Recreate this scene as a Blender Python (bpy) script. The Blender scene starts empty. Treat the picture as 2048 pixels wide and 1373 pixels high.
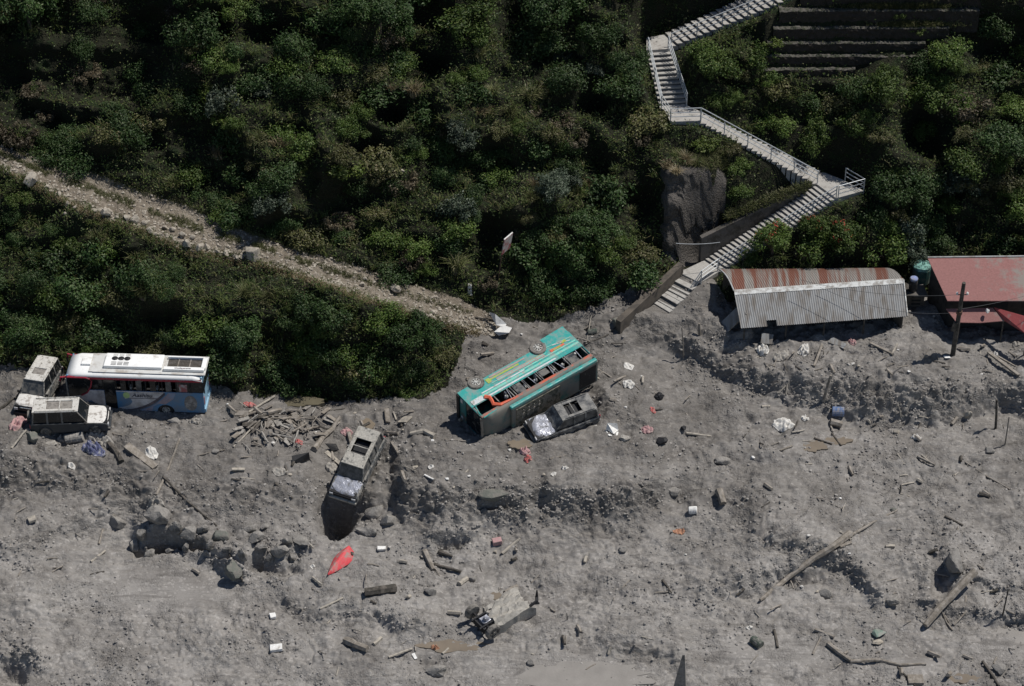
import bpy, bmesh, math, random
import numpy as np
from mathutils import Vector, Matrix
from mathutils.bvhtree import BVHTree
R = math.radians
SC = bpy.context.scene
COL = SC.collection
random.seed(7); RNG = np.random.default_rng(11)

# ---------------------------------------------------------------- camera, sky, sun
PITCH = R(38); DIST = 156.0; FPX = 85/36*2048
CAMP = Vector((0, -DIST*math.cos(PITCH), DIST*math.sin(PITCH)))
cd = bpy.data.cameras.new('camera'); cam = bpy.data.objects.new('camera', cd); COL.objects.link(cam)
cam.location = CAMP; cam.rotation_euler = (R(90)-PITCH, 0, 0)
cd.lens = 85; cd.sensor_width = 36; cd.clip_end = 2000; cd.clip_start = 1
SC.camera = cam
SUN_EL = 62; SUN_AZ = 22          # azimuth measured from +X towards +Y
w = bpy.data.worlds.new('World'); SC.world = w; w.use_nodes = True
nt = w.node_tree; bg = nt.nodes['Background']
sky = nt.nodes.new('ShaderNodeTexSky'); sky.sky_type = 'NISHITA'; sky.sun_disc = False
sky.sun_elevation = R(SUN_EL); sky.sun_rotation = R(90-SUN_AZ); sky.altitude = 1500
nt.links.new(sky.outputs[0], bg.inputs[0]); bg.inputs[1].default_value = 0.07
sl = bpy.data.lights.new('sun', 'SUN'); sl.energy = 4.1; sl.angle = R(0.5); sl.color = (1, .96, .9)
so = bpy.data.objects.new('sun', sl); COL.objects.link(so); so.location = (40, 20, 60)
sd = Vector((math.cos(R(SUN_EL))*math.cos(R(SUN_AZ)), math.cos(R(SUN_EL))*math.sin(R(SUN_AZ)), math.sin(R(SUN_EL))))
so.rotation_euler = sd.to_track_quat('Z', 'Y').to_euler()
SC.view_settings.view_transform = 'Standard'; SC.view_settings.look = 'None'
SC.view_settings.exposure = 0.0; SC.view_settings.gamma = 1
SC.cycles.max_bounces = 5; SC.cycles.diffuse_bounces = 3; SC.cycles.glossy_bounces = 2
SC.cycles.transmission_bounces = 3; SC.cycles.transparent_max_bounces = 6

# ---------------------------------------------------------------- helpers
CF = Vector((0, math.cos(PITCH), -math.sin(PITCH))); CU = Vector((0, math.sin(PITCH), math.cos(PITCH)))
def ray(px, py):
    return CF + Vector((1,0,0))*((px-1024)/FPX) + CU*((686.5-py)/FPX)
def at_z(px, py, z):
    d = ray(px, py); s = (z-CAMP.z)/d.z
    return CAMP + d*s
def tag(o, label=None, cat=None, group=None, kind=None):
    if label: o['label'] = label
    if cat: o['category'] = cat
    if group: o['group'] = group
    if kind: o['kind'] = kind
    return o
def empty(name, loc=(0,0,0), mat=None):
    o = bpy.data.objects.new(name, None); COL.objects.link(o); o.empty_display_size = .3
    if mat is not None: o.matrix_world = mat
    else: o.location = loc
    return o
class MB:
    """collects geometry, builds one mesh object"""
    def __init__(s): s.v = []; s.f = []; s.mi = []
    def add(s, vs, fs, mi=0):
        b = len(s.v); s.v += [tuple(p) for p in vs]; s.f += [tuple(i+b for i in f) for f in fs]; s.mi += [mi]*len(fs)
    def box(s, c, size, rot=None, mi=0, taper=None):
        hx, hy, hz = size[0]/2, size[1]/2, size[2]/2; vs = []
        for z in (-hz, hz):
            k = 1 if (taper is None or z < 0) else taper
            for x, y in ((-hx,-hy),(hx,-hy),(hx,hy),(-hx,hy)): vs.append(Vector((x*k, y*k, z)))
        if rot is not None:
            m = rot if isinstance(rot, Matrix) else Matrix.Rotation(rot, 3, 'Z')
            vs = [m @ p for p in vs]
        c = Vector(c); s.add([p+c for p in vs], [(3,2,1,0),(4,5,6,7),(0,1,5,4),(1,2,6,5),(2,3,7,6),(3,0,4,7)], mi); return s
    def tube(s, pts, r, n=6, mi=0, cap=True):
        pts = [Vector(p) for p in pts]; rs = r if isinstance(r, (list, tuple)) else [r]*len(pts); vs = []; fs = []
        for i, p in enumerate(pts):
            t = (pts[min(i+1,len(pts)-1)]-pts[max(i-1,0)])
            t = t.normalized() if t.length > 1e-9 else Vector((0,0,1))
            a = Vector((0,0,1)) if abs(t.z) < .9 else Vector((1,0,0))
            u = t.cross(a).normalized(); q = t.cross(u)
            for k in range(n):
                an = 2*math.pi*k/n; vs.append(p + (u*math.cos(an)+q*math.sin(an))*rs[i])
        for i in range(len(pts)-1):
            for k in range(n):
                k2 = (k+1) % n; fs.append((i*n+k, i*n+k2, (i+1)*n+k2, (i+1)*n+k))
        if cap: fs.append(tuple(range(n))[::-1]); fs.append(tuple(range((len(pts)-1)*n, len(pts)*n)))
        s.add(vs, fs, mi); return s
    def quad(s, a, b, c, d, mi=0): s.add([a,b,c,d], [(0,1,2,3)], mi); return s
    def prism(s, poly, h0, h1, axis='z', mi=0, fn=None):
        """poly: 2D outline (ccw); extruded from h0 to h1 along axis"""
        def P(u, v, h): return {'z': (u,v,h), 'y': (u,h,v), 'x': (h,u,v)}[axis]
        n = len(poly); vs = [P(u,v,h0) for u,v in poly]+[P(u,v,h1) for u,v in poly]
        if fn: vs = [fn(p) for p in vs]
        fs = [tuple(range(n))[::-1], tuple(range(n,2*n))]+[(i,(i+1)%n,(i+1)%n+n,i+n) for i in range(n)]
        s.add(vs, fs, mi); return s
    def slab(s, pts, t, mi=0):
        """closed slab: top outline 3D points, thickness t straight down"""
        n = len(pts); pts = [Vector(p) for p in pts]
        s.add(pts+[p-Vector((0,0,t)) for p in pts], [tuple(range(n)), tuple(range(n,2*n))[::-1]]+[(i,i+n,(i+1)%n+n,(i+1)%n) for i in range(n)], mi); return s
    def build(s, name, mats, parent=None, smooth=False, bevel=0, mod=None, rough=0):
        me = bpy.data.meshes.new(name); me.from_pydata(s.v, [], s.f)
        if not isinstance(mats, (list, tuple)): mats = [mats]
        for m in mats: me.materials.append(m)
        if len(mats) > 1: me.polygons.foreach_set('material_index', s.mi)
        bm = bmesh.new(); bm.from_mesh(me)
        bmesh.ops.recalc_face_normals(bm, faces=bm.faces)
        if bevel:
            es = [e for e in bm.edges if len(e.link_faces) == 2 and e.calc_face_angle(0) > .5]
            bmesh.ops.bevel(bm, geom=es, offset=bevel, segments=2, affect='EDGES', profile=.6, clamp_overlap=True)
        if rough:
            for v in bm.verts: v.co += Vector((random.uniform(-1,1), random.uniform(-1,1), random.uniform(-1,1)))*rough
        bm.to_mesh(me); bm.free()
        if smooth: me.polygons.foreach_set('use_smooth', [True]*len(me.polygons))
        o = bpy.data.objects.new(name, me); COL.objects.link(o)
        if parent is not None: o.parent = parent
        return o

# numpy perlin
_perm = RNG.permutation(512); _ang = RNG.random(512)*2*np.pi
def perlin(x, y, seed=0):
    x = x + seed*17.31; y = y + seed*9.77
    xi = np.floor(x).astype(int); yi = np.floor(y).astype(int); xf = x-xi; yf = y-yi
    u = xf*xf*xf*(xf*(xf*6-15)+10); v = yf*yf*yf*(yf*(yf*6-15)+10)
    def g(ix, iy, dx, dy):
        h = _perm[(_perm[ix & 511] + iy) & 511]; return np.cos(_ang[h])*dx+np.sin(_ang[h])*dy
    a = g(xi,yi,xf,yf); b = g(xi+1,yi,xf-1,yf); c = g(xi,yi+1,xf,yf-1); d = g(xi+1,yi+1,xf-1,yf-1)
    return (a*(1-u)+b*u)*(1-v)+(c*(1-u)+d*u)*v
def fbm(x, y, oct=4, seed=0, gain=.5):
    s = 0; a = 1; 
    for i in range(oct): s = s + a*perlin(x*2**i, y*2**i, seed+i*3); a *= gain
    return s
def sstep(a, b, x):
    t = np.clip((x-a)/(b-a), 0, 1); return t*t*(3-2*t)

# ---------------------------------------------------------------- materials
def mat(name, col, rough=.8, metal=0, spots=None, spot_scale=4, spot_lo=.45, spot_hi=.6, var=.15, var_scale=8,
        bump=0, bump_scale=30, spec=.3, up_mud=0, trans=0, alpha=None, stretch=None, grad=None):
    """procedural material: base colour with noise variation, patches of a second colour, optional dirt on upward faces"""
    m = bpy.data.materials.new(name); m.use_nodes = True; n = m.node_tree.nodes; l = m.node_tree.links
    b = n['Principled BSDF']; b.inputs['Roughness'].default_value = rough; b.inputs['Metallic'].default_value = metal
    b.inputs['Specular IOR Level'].default_value = spec
    tc = n.new('ShaderNodeTexCoord'); co = tc.outputs['Object']
    if stretch:
        mp = n.new('ShaderNodeMapping'); mp.inputs['Scale'].default_value = stretch; l.new(co, mp.inputs[0]); co = mp.outputs[0]
    nz = n.new('ShaderNodeTexNoise'); nz.inputs['Scale'].default_value = var_scale; nz.inputs['Detail'].default_value = 5; l.new(co, nz.inputs['Vector'])
    mx = n.new('ShaderNodeMix'); mx.data_type = 'RGBA'
    c = list(col)[:3]
    mx.inputs[6].default_value = [max(0,x*(1-var*2)) for x in c]+[1]; mx.inputs[7].default_value = [min(1,x*(1+var*2)) for x in c]+[1]
    l.new(nz.outputs['Fac'], mx.inputs[0]); out = mx.outputs[2]
    if spots is not None:
        n2 = n.new('ShaderNodeTexNoise'); n2.inputs['Scale'].default_value = spot_scale; n2.inputs['Detail'].default_value = 6
        n2.inputs['Roughness'].default_value = .65; l.new(co, n2.inputs['Vector'])
        mr = n.new('ShaderNodeMapRange'); mr.inputs[1].default_value = spot_lo; mr.inputs[2].default_value = spot_hi; l.new(n2.outputs['Fac'], mr.inputs[0])
        if grad:      # deposit thickens along the object's own x axis
            sx_ = n.new('ShaderNodeSeparateXYZ'); l.new(tc.outputs['Object'], sx_.inputs[0]); g1 = n.new('ShaderNodeMapRange'); g1.inputs[1].default_value = grad[0]; g1.inputs[2].default_value = grad[1]; g1.inputs[3].default_value = -.25; g1.inputs[4].default_value = .22; l.new(sx_.outputs['X'], g1.inputs[0])
            g2 = n.new('ShaderNodeMath'); g2.operation = 'ADD'; l.new(n2.outputs['Fac'], g2.inputs[0]); l.new(g1.outputs[0], g2.inputs[1]); l.new(g2.outputs[0], mr.inputs[0])
        fac = mr.outputs[0]
        if up_mud:
            ge = n.new('ShaderNodeNewGeometry'); sp = n.new('ShaderNodeSeparateXYZ'); l.new(ge.outputs['Normal'], sp.inputs[0])
            m2 = n.new('ShaderNodeMath'); m2.operation = 'MULTIPLY'; m2.inputs[1].default_value = up_mud; m2.use_clamp = True; l.new(sp.outputs['Z'], m2.inputs[0])
            m3 = n.new('ShaderNodeMath'); m3.operation = 'MAXIMUM'; m3.inputs[0].default_value = .15; l.new(m2.outputs[0], m3.inputs[1])
            m4 = n.new('ShaderNodeMath'); m4.operation = 'MULTIPLY'; l.new(m3.outputs[0], m4.inputs[0]); l.new(fac, m4.inputs[1]); fac = m4.outputs[0]
        m5 = n.new('ShaderNodeMix'); m5.data_type = 'RGBA'; l.new(fac, m5.inputs[0]); l.new(out, m5.inputs[6]); m5.inputs[7].default_value = list(spots)[:3]+[1]
        out = m5.outputs[2]
        if rough < .7:
            m6 = n.new('ShaderNodeMapRange'); m6.inputs[3].default_value = rough; m6.inputs[4].default_value = .9; l.new(fac, m6.inputs[0]); l.new(m6.outputs[0], b.inputs['Roughness'])
    l.new(out, b.inputs['Base Color'])
    if bump:
        nb = n.new('ShaderNodeTexNoise'); nb.inputs['Scale'].default_value = bump_scale; nb.inputs['Detail'].default_value = 6; l.new(co, nb.inputs['Vector'])
        bp = n.new('ShaderNodeBump'); bp.inputs['Strength'].default_value = min(1, bump); bp.inputs['Distance'].default_value = .05; l.new(nb.outputs['Fac'], bp.inputs['Height']); l.new(bp.outputs[0], b.inputs['Normal'])
    return m
MUD = (.235, .215, .195)
M = {}
# ---------------------------------------------------------------- terrain: slope map integrated towards the hill
def L(x, pts):
    return np.interp(x, [p[0] for p in pts], [p[1] for p in pts])
R2P = [(-600,100),(0,289),(61,314),(183,344),(275,382),(367,409),(443,446),(500,465),(597,500),(713,532),(830,570),(917,596),(990,632),(1010,640)]
R1P = [(-600,150),(0,340),(61,362),(138,408),(214,439),(290,463),(367,500),(490,521),(567,540),(655,572),(742,604),(859,639),(917,655),(1000,668)]
BBP = [(-600,735),(0,738),(60,738),(130,752),(410,770),(480,782),(600,799),(850,794),(895,772),(912,735),(925,690),(935,658)]
B2P = [(930,640),(990,637),(1060,642),(1120,640),(1180,615),(1230,590),(1300,560),(1345,540),(1380,530),(1420,545),(1450,600),(1800,605),(1850,590),(2600,590)]
cx = np.arange(-520., 2620, 6); cy = np.arange(-560., 1900, 6)
X, Y = np.meshgrid(cx, cy)
A = np.full(X.shape, 2.0)
mudfan = (X > 925) & (X < 1440) & (Y < 710)
A[mudfan] = 13
A[(X > 940) & (X < 1240) & (Y > 700) & (Y < 800)] = 3
def zone_hill(X, Y):
    r2 = L(X, R2P); b2 = L(X, B2P)
    return np.where(X < 985, Y < r2, Y < b2)
def zone_bank(X, Y):
    return (X < 935) & (Y < L(X, BBP)) & (Y > L(X, R1P))
def zone_road(X, Y):
    return (X < 985) & (Y <= L(X, R1P)) & (Y >= L(X, R2P))
A[zone_bank(X, Y)] = 50
A[zone_road(X, Y)] = 5
A[zone_hill(X, Y)] = 43
A[(X > 1520) & (X < 2700) & (Y > -60) & (Y < 150)] = 66       # terraced stone walls
A[(X > 1322) & (X < 1440) & (Y > 340) & (Y < 505)] = 76       # bare cut cliff
A[(X > 1330) & (X < 1440) & (Y > 290) & (Y < 335)] = 20
A[(X > 1470) & (X < 2600) & (Y > 600) & (Y < 700)] = 0        # building pads
def scarp(pts, hw, ang, x0, x1, fade=40):
    yc = L(X, pts); g = np.exp(-((Y-yc)/L(X, [(p[0], hw if not isinstance(hw, list) else 1) for p in pts]) )**4) if not isinstance(hw, list) else np.exp(-((Y-yc)/L(X, hw))**4)
    g = g*sstep(x0-fade, x0+fade, X)*(1-sstep(x1-fade, x1+fade, X))
    A[:] = A + (ang-A)*g*(ang > A)
def dip(x, y, rx, ry, ang):
    g = np.exp(-(((X-x)/rx)**2+((Y-y)/ry)**2)**2)
    A[:] = A*(1-g)+ang*g
scarp([(-500,960),(0,960),(140,950),(300,960)], 46, 36, -520, 300)
scarp([(-500,1120),(0,1100),(140,1060),(280,1000)], 22, 40, -520, 250)
scarp([(250,1075),(330,1068),(400,1090),(470,1140),(520,1160)], 24, 66, 275, 500, 15)
scarp([(200,1020),(400,1000),(660,985)], 34, 34, 280, 640)
scarp([(440,1090),(560,1100),(660,1060)], 30, 42, 480, 640)
scarp([(780,1000),(900,1010),(1010,1020),(1060,1010)], 44, 62, 795, 1070, 18)
scarp([(830,1085),(900,1075),(960,1060)], 14, 60, 855, 960, 10)
scarp([(1050,1000),(1150,1005),(1260,1000),(1330,970),(1400,930)], 34, 68, 1080, 1330, 25)
scarp([(1000,1055),(1300,1050)], 30, 22, 1010, 1300)
scarp([(1250,640),(1350,680),(1450,740),(1560,775),(1640,790),(1800,800),(1950,800),(2100,800),(2600,790)], [(1250,18),(1450,22),(1600,32),(1700,46),(1850,48),(2000,38),(2600,38)], 58, 1290, 2700, 50)
scarp([(1380,640),(1480,700),(1560,700)], 30, 34, 1390, 1500, 25)
dip(2000, 838, 60, 16, -20)
scarp([(1440,1085),(1560,1080),(1620,1100),(1700,1130),(1750,1190),(1800,1210)], 20, 58, 1500, 1780, 20)
scarp([(1400,1190),(1450,1170),(1560,1150)], 26, 38, 1390, 1620, 30)
scarp([(1820,1090),(1900,1120),(1960,1160),(2048,1175),(2300,1175)], 12, 60, 1880, 2400, 20)
scarp([(1840,1215),(1950,1220),(2048,1240),(2300,1240)], 14, 60, 1850, 2400, 15)
scarp([(690,1225),(760,1235),(860,1265)], 14, 40, 640, 880, 20)
scarp([(560,1200),(640,1240)], 14, 40, 560, 660, 20)
scarp([(1180,1290),(1280,1310),(1370,1320)], 26, 34, 1200, 1380, 20)
scarp([(-500,1290),(0,1300),(60,1310),(150,1380)], 26, 50, -520, 90, 25)
scarp([(-500,1250),(0,1230),(140,1230)], 30, 22, -520, 140, 40)
scarp([(930,730),(990,770)], 20, 26, 905, 960, 12)
scarp([(1180,790),(1290,850),(1330,880)], 18, 34, 1195, 1300, 14)
dip(695, 1050, 58, 20, -24); dip(700, 1000, 52, 26, 58)
dip(985, 1000, 30, 12, 68)
dip(910, 860, 45, 12, -8)
for p in ((570,803,70,12),(735,845,16,22),(1640,888,60,14),(1040,885,26,10),(900,1300,90,20),(1130,1345,200,50)): dip(*p, 0)
# blur the slope map
def blur(a, s):
    k = np.exp(-np.arange(-3*s, 3*s+1)**2/(2*s*s)); k /= k.sum(); n = len(k)//2
    a = np.pad(a, ((n,n),(0,0)), 'edge'); a = sum(k[i]*a[i:i+a.shape[0]-2*n] for i in range(len(k)))
    a = np.pad(a, ((0,0),(n,n)), 'edge'); return sum(k[i]*a[:, i:i+a.shape[1]-2*n] for i in range(len(k)))
A = blur(A, 1)
def axis(lo, a, b, hi, d, D):
    l = list(np.arange(a, b, d)); x = a; st = d; pre = []
    while x > lo: st = min(D, st*1.15); x -= st; pre.append(x)
    x = l[-1]; st = d; post = []
    while x < hi: st = min(D, st*1.15); x += st; post.append(x)
    return np.array(pre[::-1]+l+post)
GX = axis(-500, -10, 2058, 2600, 2.4, 14); GY = axis(-540, -10, 1385, 1860, 2.2, 14)
NX, NY = len(GX), len(GY)
def bil(F, x, y):
    fx = np.clip((x-cx[0])/6, 0, len(cx)-1.001); fy = np.clip((y-cy[0])/6, 0, len(cy)-1.001)
    ix = fx.astype(int); iy = fy.astype(int); u = fx-ix; v = fy-iy
    return F[iy,ix]*(1-u)*(1-v)+F[iy,ix+1]*u*(1-v)+F[iy+1,ix]*(1-u)*v+F[iy+1,ix+1]*u*v
GXX, GYY = np.meshgrid(GX, GY)
AG = bil(A, GXX, GYY)
P = np.zeros((NY, NX, 3))
Cy_, Cz_ = CAMP.y, CAMP.z; cp, sp_ = math.cos(PITCH), math.sin(PITCH)
y0 = z0 = None
KN = 75; KK = np.exp(-np.arange(-KN, KN+1)**2/(2*28.**2)); KK /= KK.sum()
for j in range(NY-1, -1, -1):
    v = (686.5-GY[j])/FPX; dy = cp+v*sp_; dz = -sp_+v*cp
    if j == NY-1:
        s = np.full(NX, (-7.0-Cz_)/dz)
    else:
        m = np.tan(np.radians(AG[j])); s = (m*(Cy_-y0)-(Cz_-z0))/(dz-m*dy)
    z0 = Cz_+s*dz
    zp = np.pad(z0, KN, 'edge'); zb = np.convolve(zp, KK, 'valid'); z0 = z0+.035*(zb-z0)   # neighbouring profiles pull towards each other
    s = (z0-Cz_)/dz; y0 = Cy_+s*dy
    P[j,:,0] = s*(GX-1024)/FPX; P[j,:,1] = y0; P[j,:,2] = z0
def macro(px, py, raise_=0):
    fx = np.clip(np.interp(px, GX, np.arange(NX)), 0, NX-1.001); fy = np.clip(np.interp(py, GY, np.arange(NY)), 0, NY-1.001)
    ix = int(fx); iy = int(fy); u = fx-ix; v = fy-iy
    p = P[iy,ix]*(1-u)*(1-v)+P[iy,ix+1]*u*(1-v)+P[iy+1,ix]*(1-u)*v+P[iy+1,ix+1]*u*v
    return Vector((p[0], p[1], p[2]+raise_))
# flights of the staircase: (top tread line pixel pair, bottom tread line pixel pair)
FL = [((1560,-39),(1600,-10),(1319,71),(1344,94)), ((1293,101),(1339,98),(1320,216),(1376,212)),
      ((1407,226),(1401,243),(1650,346),(1634,369)), ((1635,368),(1674,398),(1404,523),(1437,544)), ((1357,546),(1400,566),(1300,600),(1340,624))]
def lowz(*pp): return sum(p.z for p in pp)/len(pp)
FLW = []
LZ = {}
def lvl(px, py): return macro(px, py).z
zt = [lvl(1585,-20), lvl(1315,88), lvl(1362,230), lvl(1670,372), lvl(1398,540), lvl(1312,620)]
zt[1] = zt[2]+2.5; zt[0] = zt[1]+3.1
for i, q in enumerate(FL):
    zT, zB = zt[i], zt[i+1]
    FLW.append([at_z(*q[0], zT), at_z(*q[1], zT), at_z(*q[2], zB), at_z(*q[3], zB)])
print('stair levels', [round(a,2) for a in zt], [((f[0]-f[2]).xy.length, f[0].z-f[2].z) for f in FLW])
LANDS = [([(1293,76),(1319,71),(1344,94),(1339,98),(1293,101)], zt[1]), ([(1328,220),(1320,216),(1376,212),(1407,226),(1401,243),(1341,245)], zt[2]),
         ([(1634,369),(1650,346),(1684,359),(1728,382),(1674,398)], zt[3]), ([(1358,545),(1404,523),(1437,544),(1400,566)], zt[4])]
LANDW = [[at_z(x, y, z) for x, y in pp] for pp, z in LANDS]

# ---- conform ground to the flights and landings, then add relief
def conform(Z, XX, YY):
    def rect(a, b, c, d, dz):
        nonlocal Z
        o = np.array(a[:2]); s = (np.array(c[:2])+np.array(d[:2])-np.array(a[:2])-np.array(b[:2]))/2; t = (np.array(b[:2])-o)
        det = s[0]*t[1]-s[1]*t[0]; px_ = XX-o[0]; py_ = YY-o[1]
        S = (px_*t[1]-py_*t[0])/det; T = (s[0]*py_-s[1]*px_)/det
        ds = np.maximum(np.maximum(-S, S-1), 0)*np.hypot(*s); dt = np.maximum(np.maximum(-T, T-1), 0)*np.hypot(*t)
        dd = np.hypot(ds, dt); wgt = 1-sstep(.25, 1.6, dd)
        zz = a[2]+(c[2]-a[2])*np.clip(S, 0, 1)+dz
        Z = Z*(1-wgt)+zz*wgt
    for lp in LANDW:
        c = sum(lp, Vector())/len(lp); rad = max((p-c).length for p in lp)
        dd = np.hypot(XX-c.x, YY-c.y); wgt = 1-sstep(rad*.9, rad+1.0, dd); Z = Z*(1-wgt)+(c.z-.2)*wgt
    for f in FLW[:4]: rect(*f, -.32)
    rect(*FLW[4], -.1)
    return Z
hill = zone_hill(GXX, GYY); bank = zone_bank(GXX, GYY); road = zone_road(GXX, GYY)
slopef = blur(np.clip((A-8)/40, 0, 1), 1); SG = bil(slopef, GXX, GYY)
vegf = bil(blur((zone_hill(X,Y)|zone_bank(X,Y)).astype(float), 2), GXX, GYY)
mudf = 1-vegf; roadf = bil(blur(zone_road(X,Y).astype(float), 1), GXX, GYY); mudf = np.clip(mudf-roadf, 0, 1)
flat = np.zeros_like(GXX)
for x, y, rx, ry, in ((575,805,75,17),(735,850,18,26),(1640,890,65,18),(1040,886,30,12),(905,1300,80,18),(1130,1350,190,42),(1820,1330,60,20),(330,1180,170,50),(1560,1300,160,30),(2000,1300,60,30),(985,1190,12,14)):
    flat = np.maximum(flat, np.exp(-(((GXX-x)/rx)**2+((GYY-y)/ry)**2)**2))
XW, YW, ZW = P[...,0].copy(), P[...,1].copy(), P[...,2].copy()
U, V = XW, YW+ZW
big = fbm(U/7, V/5, 3, 1); med = fbm(U/2.1, V/2.1, 3, 5); sm = fbm(U/.62, V/.62, 3, 9); fine = fbm(U/.22, V/.22, 2, 14)
rid = 1-np.abs(fbm(U/1.3, V/1.1, 3, 21))*2.2
sm2 = np.maximum(0, fbm(U/.45, V/.4, 2, 33))**1.2
pit = np.zeros_like(GXX)
for x, y, rx, ry, dpt in ((672,1026,33,40,2.5),(330,1082,40,17,1.5),(392,1086,26,12,1.0),(280,1100,16,10,.8),(505,1128,20,12,.9),(445,1112,22,10,.7),(18,1352,34,24,1.0),(1595,1150,42,14,.8),(560,1140,40,12,.6),(985,1012,34,9,.7),(905,1085,30,10,.7),(1885,1165,24,30,1.0)):
    jx, jy = 9*perlin(GXX/17, GYY/17, x)+4*perlin(GXX/6, GYY/6, y), 7*perlin(GXX/15, GYY/15, y+3)+3*perlin(GXX/6, GYY/6, x+5)
    pit = np.maximum(pit, dpt*np.exp(-(((GXX-x+jx)/rx)**2+((GYY-y+jy)/ry)**2)**1.8))
rough_area = np.clip(.45+SG*.75+.5*np.clip(fbm(U/9, V/9, 2, 40)+.1, 0, 1), 0, 1.6)
dm = (big*.42+med*.42+sm*.2*rough_area+sm2*.26*rough_area+fine*.05+np.clip(rid,0,1)*.12*rough_area-.1)*mudf*(1-.93*flat)*1.0
wx = fbm(U/4, V/4, 2, 71); flow = 1-np.abs(perlin((U*.8+V*.25)/1.9+wx, (V-.18*U)/.42+wx*2.2, 72))*2.6
silt = np.clip(fbm(U/8, V/6, 2, 73)*1.6+.35, 0, 1)
dm = dm*(1-.45*silt*(1-np.clip(SG*2,0,1))) + np.clip(flow,0,1)**2*.10*silt*mudf*(1-.8*flat)
crk = np.abs(perlin((U+wx)/1.1, (V-wx*1.5)/.8, 74)); dm -= np.exp(-(crk/.03)**2)*.09*mudf*(1-.9*flat)
# vertical erosion gullies on steep mud
gul = fbm((U+1.2*fbm(U/3,V/3,2,61))/1.1, (V+U*.4)/2.6, 3, 60); dm += gul*.32*np.clip(SG, 0, 1)*mudf
DARK = [(200,130,150,75),(120,245,80,28),(300,50,60,40),(20,150,40,80),(430,60,30,30),(860,30,50,30),(1180,200,40,40),(780,230,30,25),(365,285,80,40),(1045,40,60,45),(1850,270,50,60),(1950,60,110,60),(660,390,70,40),(540,70,45,35),(1270,400,40,60),(60,230,60,30),(740,300,50,30),(1560,330,90,35),(330,640,50,30),(1000,470,45,30),(850,130,50,30)]  # shaded patches: hollowed, plants thinned so near-black soil darkens them
hol = np.zeros_like(GXX)
for x, y, rx, ry in DARK: hol = np.maximum(hol, np.exp(-(((GXX-x)/rx)**2+((GYY-y)/ry)**2)**1.5))
dv = (big*1.7+med*.5+sm*.12-hol*1.7)*vegf*(1-.93*sstep(1500,1530,GXX)*(1-sstep(1880,1990,GXX))*(1-sstep(150,175,GYY)))
sp = 0  # spur ridges added so that their left flanks fall into shade
for sx, a0, amp, y0_, y1_ in ((335,-.12,1.6,-200,330),(150,.1,1.2,-200,300),(470,.2,1.4,120,420),(640,-.2,1.3,-100,400),(905,.1,1.5,-200,300),(1010,0.,1.0,250,560),(1190,.1,1.3,250,560),(1750,0,1.4,150,500),(1890,.15,1.6,120,420),(250,.1,1.2,420,700),(600,.1,1.1,560,760),(1150,0,1.2,-100,180)):
    u = (GXX-(sx+a0*(GYY-250)+25*np.sin(GYY/45)))/31
    sp = sp+amp*(1/(1+np.exp(-u*3)))*np.exp(-np.clip(u,0,None)/2.5)*1.6*sstep(y0_-60, y0_+30, GYY)*(1-sstep(y1_-30, y1_+40, GYY))
dv = dv+sp*vegf
dr = (med*.12+sm*.09+fine*.06)*roadf
cz_ = ((GXX > 1305)&(GXX < 1460)&(GYY > 325)&(GYY < 525))*1.; YW += cz_*(.45*perlin(U/.9, ZW/1.6, 251)+.22*np.abs(perlin(U/.35, ZW/.5, 252))+.12*perlin(U/.15, ZW/.2, 253)); YW += -dv*.72; mound = np.zeros_like(GXX)
for x, y, rx, ry, h in ((1035,872,14,8,.3),(1212,800,18,16,.4),(1100,892,50,6,.2),(1215,835,12,12,.3),(925,800,20,18,.5),(905,760,24,16,.6),(760,960,26,26,.6),(775,900,20,22,.5),(690,905,22,20,.35),(1040,1255,22,10,.3),(960,1205,26,12,.5),(1055,1205,16,14,.4),(250,842,60,7,.3),(410,838,24,8,.35),(60,868,30,9,.3),(200,868,24,7,.3),(30,800,22,20,.4),(1490,672,26,10,.5),(1560,690,70,7,.4),(1790,668,34,12,.5),(1860,715,30,8,.3),(1260,640,26,20,.5),(1330,625,26,12,.4)):
    q_ = (((GXX-x)/rx)**2+((GYY-y)/ry)**2); mound = np.maximum(mound, h*np.exp(-q_*1.1)*(1+.5*perlin(GXX/9, GYY/6, 241)))
ZW += mound*mudf+dm*1.15+dr+dv*.7-pit
cliff = (GXX+14*perlin(GXX/30, GYY/30, 231) > 1322) & (GXX+14*perlin(GXX/25, GYY/40, 233) < 1446) & (GYY > 338+12*perlin(GXX/14, GYY/60, 232)) & (GYY < 512)
ZW = conform(ZW, XW, YW)
# zones
ZN = np.full(GXX.shape, 0)
jit = 13*perlin(GXX/22, GYY/22, 81)+7*perlin(GXX/7, GYY/7, 82)
hillj = zone_hill(GXX, GYY+jit*np.where(GXX < 960, .2, .8)); bankj = (GXX+jit < 935) & (GYY+jit < L(GXX, BBP)) & (GYY+jit*.3 > L(GXX, R1P)); roadj = (GXX < 990) & ~hillj & ~bankj & (GYY+jit*.3 <= L(GXX, R1P)+2)
ZN[hillj | bankj] = 1; ZN[roadj] = 2
ZN[cliff & hillj] = 3
fade_mud = (GXX > 985) & (GXX < 1400) & hill & (GYY > L(GXX, B2P)-22+60*perlin(GXX/40, GYY/40, 3))
verts = np.stack([XW, YW, ZW], -1).reshape(-1, 3)
idx = np.arange(NX*NY).reshape(NY, NX)
quads = np.stack([idx[1:,:-1], idx[1:,1:], idx[:-1,1:], idx[:-1,:-1]], -1).reshape(-1, 4)
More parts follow.
